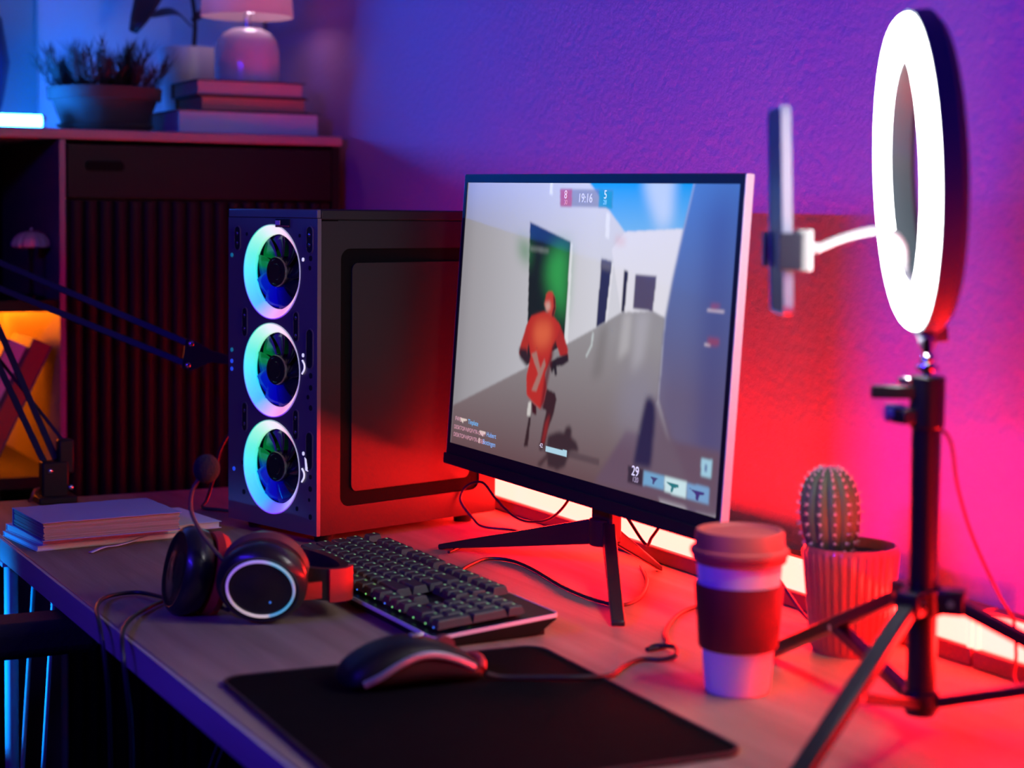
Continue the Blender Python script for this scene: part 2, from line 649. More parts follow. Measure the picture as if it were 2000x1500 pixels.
# stacked books
M_bk1 = mat('book_cover_brown', (0.10, 0.055, 0.045), 0.5)
M_bk2 = mat('book_cover_black', (0.04, 0.03, 0.03), 0.5)
M_bk3 = mat('book_cover_grey', (0.20, 0.18, 0.17), 0.55)
M_pg_red = mat('paper_tan', (0.72, 0.52, 0.42), 0.8, var=0.06, stretch=(1, 1, 100))
M_pg_or = mat('paper_orange', (0.75, 0.34, 0.20), 0.8, var=0.06, stretch=(1, 1, 100))
M_pg_wh = mat('paper_white', (0.86, 0.80, 0.76), 0.8, var=0.04, stretch=(1, 1, 100))
hardback('stacked_book', 'large pale-edged book at the bottom of the stack under the lamp', (-3.077, 1.030, ZT), 0, 0.258, 0.175, 0.040, M_bk3, M_pg_wh, -1)
hardback('stacked_book', 'orange-edged book in the middle of the stack under the lamp', (-3.078, 1.043, ZT + 0.0402), 0, 0.196, 0.145, 0.026, M_bk2, M_pg_or, -1)
hardback('stacked_book', 'dark book on top of the stack, right under the lamp base', (-3.075, 1.036, ZT + 0.0664), 0, 0.198, 0.145, 0.027, M_bk1, M_pg_red, -1)

# table lamp
ZL = ZT + 0.0936
t = thing('table_lamp', 'pink shaded table lamp with a glossy bell base on the books', 'lamp', (-3.085, 1.056, ZL))
M_ceramic = mat('lamp_ceramic', (0.82, 0.74, 0.76), 0.16, coat=0.6, var=0.03)
obj('base', lathe(B(), [(0, 0), (0.054, 0), (0.057, 0.003), (0.058, 0.03), (0.0575, 0.058), (0.053, 0.076), (0.043, 0.089), (0.028, 0.0965), (0.012, 0.099), (0, 0.099)], 48), M_ceramic, t)
bm = B()
cyl(bm, (0, 0, 0.098), (0, 0, 0.128), 0.0065, n=16)
obj('neck', bm, mat('steel', (0.7, 0.7, 0.72), 0.2, 1.0), t)
M_shade = mat('lamp_shade_pink', (0.85, 0.62, 0.68), 0.8, var=0.03, bump=0.1, bscale=300)
nt = M_shade.node_tree
tr = nd(nt, 'ShaderNodeBsdfTranslucent')
tr.inputs['Color'].default_value = (0.85, 0.55, 0.62, 1)
ms_ = nd(nt, 'ShaderNodeMixShader')
ms_.inputs[0].default_value = 0.5
nt.links.new(nt.nodes['Principled BSDF'].outputs[0], ms_.inputs[1])
nt.links.new(tr.outputs[0], ms_.inputs[2])
nt.links.new(ms_.outputs[0], nt.nodes['Material Output'].inputs['Surface'])
obj('shade', lathe(B(), [(0.080, 0.118), (0.0815, 0.118), (0.070, 0.262), (0.0685, 0.262)], 48, close=True), M_shade, t)
M_bulb = mat('lamp_bulb', (0.95, 0.92, 0.92), 0.3, emit=(1.0, 0.75, 0.95), estr=BULB_E)
obj('bulb', ball(B(), (0.012, 0.006, 0.146), 0.021, 16, 10), M_bulb, t)
bm = B()
for k in range(3):
    a = 2 * PI * k / 3 + 0.4
    cyl(bm, (0.005 * math.cos(a), 0.005 * math.sin(a), 0.17), (0.0755 * math.cos(a), 0.0755 * math.sin(a), 0.19), 0.0012, n=6)
cyl(bm, (0, 0, 0.128), (0, 0, 0.172), 0.006, n=12)
obj('shade_spider', bm, M_whitemetal, t)

# planter of spiky grass
t = thing('grass_planter', 'dark clay planter with spiky grass plant on the sideboard', 'potted plant', (-3.09, 0.803, ZT))
M_clay = mat('dark_clay', (0.085, 0.052, 0.040), 0.7, bump=0.15, bscale=90)
obj('saucer', lathe(B(), [(0, 0), (0.070, 0), (0.082, 0.012), (0.080, 0.014), (0.068, 0.006), (0, 0.006)], 40), M_clay, t)
obj('pot', lathe(B(), [(0, 0.0065), (0.070, 0.0065), (0.088, 0.055), (0.095, 0.056), (0.097, 0.076), (0.091, 0.077), (0.088, 0.060), (0, 0.060)], 44), M_clay, t)
obj('soil', lathe(B(), [(0, 0.066), (0.088, 0.064)], 30), mat('soil', (0.03, 0.02, 0.015), 0.95, bump=0.6, bscale=200), t)
rnd = random.Random(4)
bm = B()


def blade(bm, base, d, L, wd, droop):
    d = Vector(d).normalized()
    side = d.cross(Vector((0, 0, 1)))
    side = side.normalized() if side.length > 1e-3 else Vector((1, 0, 0))
    p = Vector(base)
    prev = None
    for i in range(4):
        f = i / 3
        ww = wd * (1 - f) ** 0.7
        a = bm.verts.new(p - side * ww)
        b = bm.verts.new(p + side * ww)
        if prev:
            bm.faces.new((prev[0], prev[1], b, a))
        prev = (a, b)
        d = (d + Vector((0, 0, -droop))).normalized()
        p = p + d * (L / 3)


for s in range(64):
    a = rnd.uniform(0, 2 * PI)
    rr = 0.078 * math.sqrt(rnd.random())
    bx, by = rr * math.cos(a), rr * math.sin(a)
    lean = Vector((bx, by, 0)) * 9.0
    stem_d = (Vector((lean.x, lean.y, 1.0))).normalized()
    H = rnd.uniform(0.035, 0.088) * (1.0 - 0.25 * (rr / 0.078) * rnd.random())
    for k in range(9):
        bp = Vector((bx, by, 0.063)) + stem_d * H * k / 8
        for q in range(5):
            th = rnd.uniform(0, 2 * PI)
            dd = stem_d * rnd.uniform(0.8, 1.6) + Vector((math.cos(th), math.sin(th), 0)) * 0.6
            blade(bm, bp, dd, rnd.uniform(0.022, 0.040), 0.0013, 0.02)
obj('grass', bm, mat('grass_dark', (0.050, 0.035, 0.028), 0.7, var=0.3), t, smooth=False, kind='stuff')

# rubber plant in a white pot
t = thing('rubber_plant', 'big-leaved plant in a white pot behind the book stack', 'potted plant', (-3.24, 0.998, ZT))
M_wpot = mat('white_pot', (0.82, 0.80, 0.82), 0.35, var=0.03)
obj('pot', lathe(B(), [(0, 0), (0.045, 0), (0.055, 0.165), (0.052, 0.166), (0.049, 0.150), (0, 0.150)], 44), M_wpot, t)
obj('soil', lathe(B(), [(0, 0.154), (0.049, 0.153)], 24), mat('soil', (0.03, 0.02, 0.015)), t)
M_stem = mat('plant_stem', (0.05, 0.035, 0.03), 0.6)
bm = B()
tube(bm, [(0, 0.008, 0.15), (0.003, 0.010, 0.22), (0.0, 0.0, 0.30), (0.002, -0.01, 0.40)], 0.0042, 8)
obj('stem', bm, M_stem, t)
M_leaf = mat('rubber_leaf', (0.045, 0.035, 0.045), 0.3, coat=0.3, var=0.2)


def leaf(p0, ctrl, p1, wd, nrm):
    bm = B()
    P = crom([Vector(p0), Vector(ctrl), Vector(p1)], 6)
    n = len(P)
    rows = []
    for i, p in enumerate(P):
        f = i / (n - 1)
        d = (P[min(i + 1, n - 1)] - P[max(i - 1, 0)]).normalized()
        s = d.cross(Vector(nrm)).normalized()
        ww = wd * (math.sin(PI * min(1, f * 0.94 + 0.03)) ** 0.6)
        un = s.cross(d)
        rows.append([bm.verts.new(p + s * ww * k + un * (0.12 * wd * k * k)) for k in (-1, -0.5, 0, 0.5, 1)])
    for a, b in zip(rows[:-1], rows[1:]):
        for k in range(4):
            bm.faces.new((a[k], a[k + 1], b[k + 1], b[k]))
    o = obj('leaf', bm, M_leaf, t)
    sm = o.modifiers.new('solid', 'SOLIDIFY')
    sm.thickness = 0.0012
    return o


leaf((0, -0.005, 0.27), (0.03, -0.05, 0.315), (0.04, -0.115, 0.185), 0.030, (1, -0.2, 0.5))
leaf((0, 0.005, 0.215), (0.02, 0.05, 0.245), (0.03, 0.10, 0.235), 0.020, (0.6, 0, 1))
leaf((0, 0.005, 0.205), (0.02, -0.035, 0.228), (0.03, -0.085, 0.215), 0.014, (0.6, 0, 1))
leaf((0, 0.0, 0.31), (-0.01, -0.06, 0.36), (0.01, -0.13, 0.33), 0.030, (0.9, 0, 0.6))
leaf((0, 0.0, 0.33), (0.02, 0.05, 0.38), (0.03, 0.11, 0.34), 0.030, (0.9, 0, 0.6))
leaf((0, -0.005, 0.38), (0.0, -0.02, 0.44), (0.01, -0.03, 0.50), 0.026, (1, 0, 0.3))

# pale canvas standing behind the plants
t = thing('canvas_print', 'pale canvas picture leaning on the wall behind the plants', 'picture', (WX + 0.03, 0.975, ZT))
Mt = Matrix.Rotation(R(-2.0), 4, 'Y')
obj('canvas', box2(B(), (-0.010, -0.213, 0.0005), (0.008, 0.213, 0.62), Mt), mat('canvas_pale', (0.78, 0.76, 0.78), 0.8, var=0.12, vscale=3, bump=0.15, bscale=400), t, smooth=False)
bm = B()
ringprism(bm, rrect(0.436, 0.63, 0.002, 1, 0, 0.315), rrect(0.424, 0.617, 0.002, 1, 0, 0.315), -0.004, 0.010, Mt @ basis((0, 0, 0), Vector((0, 1, 0)), Vector((0, 0, 1)), Vector((1, 0, 0))))
obj('frame', bm, mat('frame_pale', (0.75, 0.74, 0.74), 0.5), t, smooth=False)

# unidentified dark round object that just reaches into the picture, modelled vase-shaped
t = thing('round_object', 'dark round object cut by the left edge above the LED tube', 'object', (-3.26, 0.60, ZT))
obj('body', lathe(B(), [(0, 0), (0.04, 0), (0.065, 0.05), (0.0785, 0.125), (0.065, 0.20), (0.03, 0.245), (0.03, 0.27), (0.024, 0.27), (0.024, 0.245), (0, 0.23)], 40), mat('round_dark', (0.02, 0.02, 0.06), 0.35), t)

# ------------------------------------------------------------------ LED light bars along the wall
M_bar = mat('red_led_lens', (0.9, 0.4, 0.2), 0.5, emit=(1.0, 0.009, 0.007), estr=BAR_E)
M_barbody = mat('bar_body', (0.10, 0.045, 0.040), 0.45, var=0.1)


def light_bar(label, x0, x1):
    L = x1 - x0
    t = thing('light_bar', label, 'light', ((x0 + x1) / 2, 1.150, 0), 0, 'red light bars on the desk along the wall')
    h = L / 2
    obj('base', box2(B(), (-h, -0.017, 0), (h, 0.017, 0.018)), M_barbody, t, bevel=0.002)
    obj('back_plate', box2(B(), (-h, 0.013, 0.018), (h, 0.017, 0.050)), M_barbody, t, smooth=False)
    obj('lens', box2(B(), (-h + 0.006, -0.0145, 0.0182), (h - 0.006, 0.0125, 0.0500)), M_bar, t, bevel=0.003)
    for s in (-1, 1):
        obj('end_cap', box2(B(), (s * h - (0.0055 if s > 0 else 0), -0.016, 0.018), (s * h + (0.0055 if s < 0 else 0), 0.0125, 0.0505)), M_bar if s < 2 else M_barbody, t, smooth=False)
    obj('top_lip', box2(B(), (-h, -0.002, 0.0503), (h, 0.017, 0.0525)), M_barbody, t, smooth=False)
    return t


light_bar('long glowing red light bar lying behind the monitor stand', -2.46, -1.272)
light_bar('glowing red light bar cut by the right edge behind the tripod', -1.269, -0.68)

# ------------------------------------------------------------------ computer case
M_pcfront = mat('pc_front_metal', (0.13, 0.11, 0.13), 0.42, 0.2, var=0.1)
M_pcside = mat('pc_side_paint', (0.017, 0.012, 0.012), 0.42, 0.0, var=0.05, bump=0.06, bscale=600, spec=0.3)
M_black = mat('black_plastic', (0.010, 0.010, 0.011), 0.5, var=0.2, spec=0.3)
M_blackgloss = mat('black_gloss', (0.012, 0.012, 0.014), 0.12, coat=0.4, var=0.1)
M_hole = mat('deep_black', (0.004, 0.004, 0.005), 0.8)
pc = thing('computer_case', 'black tower computer with three glowing ring fans', 'computer', (-2.084, 0.804, 0), R(16.41))
W_, D_, Z0, Z1 = 0.189, 0.303, 0.012, 0.4165
bm = B()
box2(bm, (-W_ + 0.003, 0.034, Z0), (-0.003, D_, Z1 - 0.0135))
obj('chassis', bm, M_pcside, pc, smooth=False)
bm = B()
for lo, hi in (((-W_, 0.006, Z0), (-W_ + 0.003, D_, Z1)), ((-W_ + 0.003, 0.006, Z0), (-0.003, 0.034, Z0 + 0.003))):
    box2(bm, lo, hi)
obj('shell', bm, M_pcside, pc, smooth=False)
obj('top_panel', box2(B(), (-W_ + 0.0032, 0.006, Z1 - 0.0135), (-0.0005, D_, Z1)), M_pcside, pc, bevel=0.002)
# side panel with a pressed rectangle: outer sheet, groove, inner sheet
MS = basis((-0.003, 0, 0), Vector((0, 1, 0)), Vector((0, 0, 1)), Vector((1, 0, 0)))
yc, zc = 0.1545, (0.0450 + 0.3680) / 2
bm = B()
outer = rrect(D_ - 0.007, Z1 - 0.0145 - Z0, 0.002, 8, 0.006 + (D_ - 0.007) / 2, (Z1 - 0.0145 + Z0) / 2)
gro = rrect(0.236, 0.323, 0.014, 8, yc, zc)
ringprism(bm, outer, gro, 0.0, 0.003, MS)
sp = obj('side_panel', bm, M_pcside, pc, smooth=False)
bm = B()
ringprism(bm, rrect(0.236, 0.323, 0.014, 8, yc, zc), rrect(0.200, 0.287, 0.009, 8, yc, zc), 0.0, 0.0006, MS)
obj('groove', bm, mat('groove_black', (0.003, 0.003, 0.003), 0.8, spec=0.1), sp, smooth=False)
bm = B()
prism(bm, rrect(0.200, 0.287, 0.009, 8, yc, zc), 0.0, 0.0030, MS)
obj('pressed_field', bm, M_pcside, sp, smooth=False)
# front plate pierced by three fan openings
MF = basis((0, 0, 0), Vector((1, 0, 0)), Vector((0, 0, 1)), Vector((0, 1, 0)))
FX, FZS = -0.0945, (0.0888, 0.2123, 0.3369)
zb = (Z0, 0.1506, 0.2746, Z1 - 0.0115)
bm = B()
for k, fz in enumerate(FZS):
    xs0, xs1, z0_, z1_ = -W_, 0.0, zb[k], zb[k + 1]
    angs = [2 * PI * i / 64 for i in range(64)]
    for cx_, cz_ in ((xs0, z0_), (xs1, z0_), (xs0, z1_), (xs1, z1_)):
        a = math.atan2(cz_ - fz, cx_ - FX) % (2 * PI)
        i = min(range(64), key=lambda q: abs(angs[q] - a))
        angs[i] = a
    outp, inp = [], []
    for a in angs:
        c, s = math.cos(a), math.sin(a)
        tx = ((xs1 - FX) / c if c > 0 else (xs0 - FX) / c) if abs(c) > 1e-6 else 1e9
        tz = ((z1_ - fz) / s if s > 0 else (z0_ - fz) / s) if abs(s) > 1e-6 else 1e9
        q = min(tx, tz)
        outp.append((FX + c * q, fz + s * q))
        inp.append((FX + c * 0.0602, fz + s * 0.0602))
    ringprism(bm, outp, inp, 0.0, 0.0058, MF)
fp = obj('front_plate', bm, M_pcfront, pc, smooth=False)
obj('front_cap', box2(B(), (-W_ + 0.001, -0.0004, Z1 - 0.0110), (-0.0005, 0.0058, Z1 - 0.0005)), M_pcfront, pc, bevel=0.001)

# glow of the fan rings by angle (fraction of a turn from -x through -z ...): 0 = left, .25 = bottom, .5 = right, .75 = top
G1 = [(0.0, (0.0, 0.82, 0.70)), (0.07, (0.0, 0.62, 0.95)), (0.14, (0.02, 0.45, 1.0)), (0.19, (0.40, 0.40, 0.95)), (0.24, (0.85, 0.40, 0.72)), (0.30, (0.90, 0.28, 0.48)),
      (0.38, (0.90, 0.50, 0.58)), (0.50, (0.72, 0.62, 0.80)), (0.62, (0.90, 0.40, 0.60)), (0.71, (0.95, 0.72, 0.80)), (0.78, (0.80, 0.85, 0.80)), (0.86, (0.30, 0.90, 0.55)), (0.93, (0.06, 0.85, 0.52)), (1.0, (0.0, 0.82, 0.70))]
G3 = [(0.0, (0.0, 0.82, 0.70)), (0.07, (0.0, 0.62, 0.95)), (0.17, (0.0, 0.42, 1.0)), (0.23, (0.10, 0.12, 1.0)), (0.29, (0.22, 0.12, 0.90)),
      (0.38, (0.50, 0.42, 0.85)), (0.50, (0.62, 0.72, 0.80)), (0.62, (0.90, 0.25, 0.50)), (0.71, (0.95, 0.72, 0.80)), (0.78, (0.80, 0.85, 0.80)), (0.86, (0.30, 0.90, 0.55)), (0.93, (0.06, 0.85, 0.52)), (1.0, (0.0, 0.82, 0.70))]
GE = [(0.0, (0.0, 0.45, 1.0)), (0.12, (0.12, 0.05, 1.0)), (0.30, (0.25, 0.02, 0.9)), (0.5, (0.3, 0.3, 0.4)), (0.70, (0.5, 0.5, 0.5)), (0.85, (0.0, 0.7, 0.35)), (1.0, (0.0, 0.45, 1.0))]
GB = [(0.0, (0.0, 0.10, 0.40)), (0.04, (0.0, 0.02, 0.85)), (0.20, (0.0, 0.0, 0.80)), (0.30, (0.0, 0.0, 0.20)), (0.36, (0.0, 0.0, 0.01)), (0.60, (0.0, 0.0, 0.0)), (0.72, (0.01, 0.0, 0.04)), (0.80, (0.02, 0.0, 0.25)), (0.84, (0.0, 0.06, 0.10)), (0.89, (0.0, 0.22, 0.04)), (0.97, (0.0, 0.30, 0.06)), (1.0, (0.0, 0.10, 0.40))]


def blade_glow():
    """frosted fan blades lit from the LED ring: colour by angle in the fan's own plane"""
    m = angle_glow('fan_blade_glow', GB, 0.55)  # emission painted in for the ring's green and blue light on the blades
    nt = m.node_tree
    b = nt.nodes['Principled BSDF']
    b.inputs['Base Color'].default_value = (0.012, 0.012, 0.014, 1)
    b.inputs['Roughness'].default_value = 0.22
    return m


LM = Matrix(((1, 0, 0, 0), (0, 0, 1, 0), (0, 1, 0, 0), (0, 0, 0, 1)))
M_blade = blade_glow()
for k, fz in enumerate(FZS):
    bm = B()
    lathe(bm, [(0.0603, 0.0062), (0.0603, 0.028), (0.0480, 0.028), (0.0470, 0.0132), (0.0474, 0.0125), (0.0595, 0.0125), (0.0595, 0.0062)], 48, LM, close=True)
    lathe(bm, [(0, 0.0272), (0.0478, 0.0272), (0.0478, 0.0330), (0, 0.0330)], 48, LM)
    fan = obj('fan', bm, M_blackgloss, pc, loc=(FX, 0, fz))
    obj('led_ring', lathe(B(), [(0.0588, 0.0), (0.0482, 0.0078), (0.0476, 0.0120), (0.0590, 0.0120)], 72, LM, close=True),
        angle_glow('fan_glow_%d' % (1 if k else 3), G1 if k else G3, FAN_E), fan)
    obj('outer_edge', lathe(B(), [(0.0600, -0.0008), (0.0589, -0.0008), (0.0589, 0.0055), (0.0600, 0.0055)], 72, LM, close=True), angle_glow('fan_edge_glow', GE, 0.8), fan)
    hb = B()
    lathe(hb, [(0, 0.0055), (0.010, 0.0055), (0.0108, 0.0065), (0.0155, 0.0065), (0.0162, 0.0055), (0.0185, 0.0055), (0.0198, 0.0072), (0.0198, 0.0265), (0, 0.0265)], 40, LM)
    obj('hub', hb, M_blackgloss, fan)
    for q in range(9):
        bb = B()
        rows = []
        for i in range(6):
            f = i / 5
            r_ = 0.0199 + 0.0267 * f
            a0 = 0.28 * f + 2 * PI * q / 9
            wd = 0.36 + 0.03 * f
            rows.append([bb.verts.new((r_ * math.cos(a0 + s * wd), 0.0150 + s * 0.0042, r_ * math.sin(a0 + s * wd))) for s in (-1, -0.5, 0, 0.5, 1)])
        for a, b in zip(rows[:-1], rows[1:]):
            for j in range(4):
                bb.faces.new((a[j], a[j + 1], b[j + 1], b[j]))
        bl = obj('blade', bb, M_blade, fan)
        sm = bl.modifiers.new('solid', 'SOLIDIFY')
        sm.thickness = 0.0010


def oval(x, z, w, h, name='slot', m=None, rim=True, holes=()):
    bm = B()
    prism(bm, rrect(w, h, min(w, h) / 2 - 1e-4, 6, x, z), -0.0006, 0.0010, MF)
    o = obj(name, bm, m or M_hole, fp, smooth=False)
    if rim:
        bm = B()
        ringprism(bm, rrect(w + 0.003, h + 0.003, min(w, h) / 2 + 0.0012, 6, x, z), rrect(w, h, min(w, h) / 2 - 1e-4, 6, x, z), -0.0010, 0.0010, MF)
        obj('slot_rim', bm, M_pcfront, o, smooth=False)
    for hz in holes:
        bm = B()
        ball(bm, (x, -0.001, hz), 0.0022, 10, 6, (1, 0.5, 1.2))
        obj('screw', bm, mat('steel_dark', (0.25, 0.25, 0.3), 0.3, 1.0), o)
    return o


oval(-0.1687, 0.3783, 0.011, 0.030, holes=(0.3843, 0.3720))
oval(-0.0155, 0.3788, 0.011, 0.032, holes=(0.3850, 0.3725))
oval(-0.1525, 0.2705, 0.009, 0.036, holes=(0.279, 0.262))
oval(-0.0430, 0.2700, 0.009, 0.036, holes=(0.281, 0.259))
oval(-0.1525, 0.1478, 0.009, 0.036, holes=(0.156, 0.139))
oval(-0.0430, 0.1472, 0.009, 0.036, holes=(0.156, 0.138))
oval(-0.0150, 0.2440, 0.012, 0.048)
oval(-0.0150, 0.1170, 0.012, 0.046)
for x, z, r_ in ((-0.0135, 0.3560, .006), (-0.0150, 0.3440, .005), (-0.0125, 0.2110, .006), (-0.0125, 0.196, .006), (-0.018, 0.184, .005), (-0.0125, 0.171, .006),
                 (-0.0125, 0.0850, .005), (-0.0130, 0.0700, .006), (-0.0150, 0.0560, .004), (-0.148, 0.3840, .004), (-0.036, 0.3835, .004), (-0.1560, 0.088, .005),
                 (-0.1540, 0.050, .006), (-0.040, 0.042, .005), (-0.0125, 0.035, .006)):
    oval(x, z, r_, r_ * 1.15, 'hole', rim=False)
M_dotc = mat('status_teal', (0.1, 0.6, 0.5), 0.4, emit=(0.0, 0.35, 0.30), estr=0.25)
M_dotb = mat('status_blue', (0.1, 0.2, 0.8), 0.4, emit=(0.02, 0.10, 1.0), estr=0.5)
for x, z, m_ in ((-0.1812, 0.3563, M_dotc), (-0.1812, 0.2330, M_dotc), (-0.1812, 0.2183, M_dotb), (-0.1812, 0.2082, M_dotb), (-0.1762, 0.0778, M_dotb)):
    oval(x, z, 0.0055, 0.0055, 'indicator', m_, False)
M_wht = mat('interior_glow', (0.9, 0.9, 0.92), 0.4, emit=(0.9, 0.88, 1.0), estr=0.7)  # emission stands in for the lit case interior seen through openings
for x, z in ((-0.0289, 0.3542), (-0.0283, 0.2354), (-0.0270, 0.1128)):
    oval(x, z, 0.0042, 0.0048, 'glow_dot', M_wht, False)
for z in (0.2202, 0.0850):
    bm = B()
    tube(bm, [(-0.0285, -0.0012, z + 0.009), (-0.0245, -0.0012, z + 0.004), (-0.0245, -0.0012, z - 0.002), (-0.0290, -0.0012, z - 0.008)], 0.0011, 8)
    obj('glow_curl', bm, M_wht, fp)
bm = B()
prism(bm, [(-0.0235, 0.1085), (-0.0215, 0.0925), (-0.0170, 0.0915), (-0.0205, 0.107)], -0.0012, 0.0005, MF)
obj('glow_sliver', bm, M_wht, fp, smooth=False)
# port window at the top of the front, its reflections painted pink and red
bm = B()
box2(bm, (-0.0850, -0.0013, 0.3935), (-0.0560, 0.0, 0.4040))
pw = obj('port_window', bm, M_hole, fp, smooth=False)
obj('port_pink_glint', box2(B(), (-0.0845, -0.0020, 0.3965), (-0.0750, -0.0005, 0.4020)), mat('glint_pink', (0.75, 0.45, 0.6), 0.3), pw, smooth=False)
obj('port_red_glint', box2(B(), (-0.0845, -0.0020, 0.3943), (-0.0565, -0.0005, 0.3957)), mat('glint_red', (0.5, 0.08, 0.08), 0.3), pw, smooth=False)
for (x, y) in ((-0.165, 0.03), (-0.024, 0.03), (-0.165, 0.265), (-0.024, 0.265)):
    bm = B()
    cyl(bm, (x, y, 0), (x, y, Z0), 0.012, 0.014, n=20)
    obj('foot', bm, M_black, pc)
for zz in (0.10, 0.32):
    obj('thumb_screw', cyl(B(), (-0.006, D_, zz), (-0.006, D_ + 0.006, zz), 0.004, n=14), mat('steel', (0.7, 0.7, 0.72)), pc)

# ------------------------------------------------------------------ monitor
MO = Vector((-1.777, 1.035, 0))
mon = thing('monitor', 'flat monitor on a three-legged stand showing a video game', 'monitor', MO)
ya, ti, rl = 0.0241, 0.0617, -0.0120
rx = Vector((math.cos(ya), math.sin(ya), 0))
nf = Vector((math.sin(ya), -math.cos(ya), 0))
uz = Vector((0, 0, 1)) * math.cos(ti) - nf * math.sin(ti)
rx, uz = rx * math.cos(rl) + uz * math.sin(rl), -rx * math.sin(rl) + uz * math.cos(rl)
nz = rx.cross(uz)
MM = basis(Vector((-1.786, 1.0025, 0.283)) - MO, rx, uz, nz)
SW, SH = 0.590, 0.332
M_bezel = mat('monitor_bezel', (0.016, 0.015, 0.018), 0.55, var=0.1, spec=0.2)
M_silver = mat('monitor_silver', (0.62, 0.70, 0.72), 0.35, 0.1, var=0.03)
bm = B()
ow, oh, oc = SW + 0.014, SH + 0.036, -0.0075
ringprism(bm, rrect(ow, oh, 0.003, 3, 0, oc), rrect(SW, SH, 0.0008, 3), -0.006, 0.0012, MM)
obj('bezel', bm, M_bezel, mon, smooth=False)
bm = B()
prism(bm, rrect(ow - 0.001, oh - 0.001, 0.003, 3, 0, oc), -0.0095, -0.0062, MM)
prism(bm, rrect(0.40, 0.23, 0.02, 5, 0, -0.02), -0.040, -0.0095, MM)
obj('back_shell', bm, M_black, mon, smooth=False)
for sx in (-1, 1):
    bm = B()
    box2(bm, (sx * (ow / 2 + 0.0010) - 0.0008, oc - oh / 2, -0.0092), (sx * (ow / 2 + 0.0010) + 0.0008, oc + oh / 2, 0.0006), MM)
    obj('edge_trim', bm, M_silver, mon, smooth=False, label='pale metal side edge of the monitor', bevel=0.0004)
bm = B()
prism(bm, rrect(ow + 0.0034, 0.0135, 0.002, 3, 0, oc - oh / 2 + 0.0052), 0.0014, 0.0040, MM)
obj('chin', bm, M_bezel, mon, smooth=False)

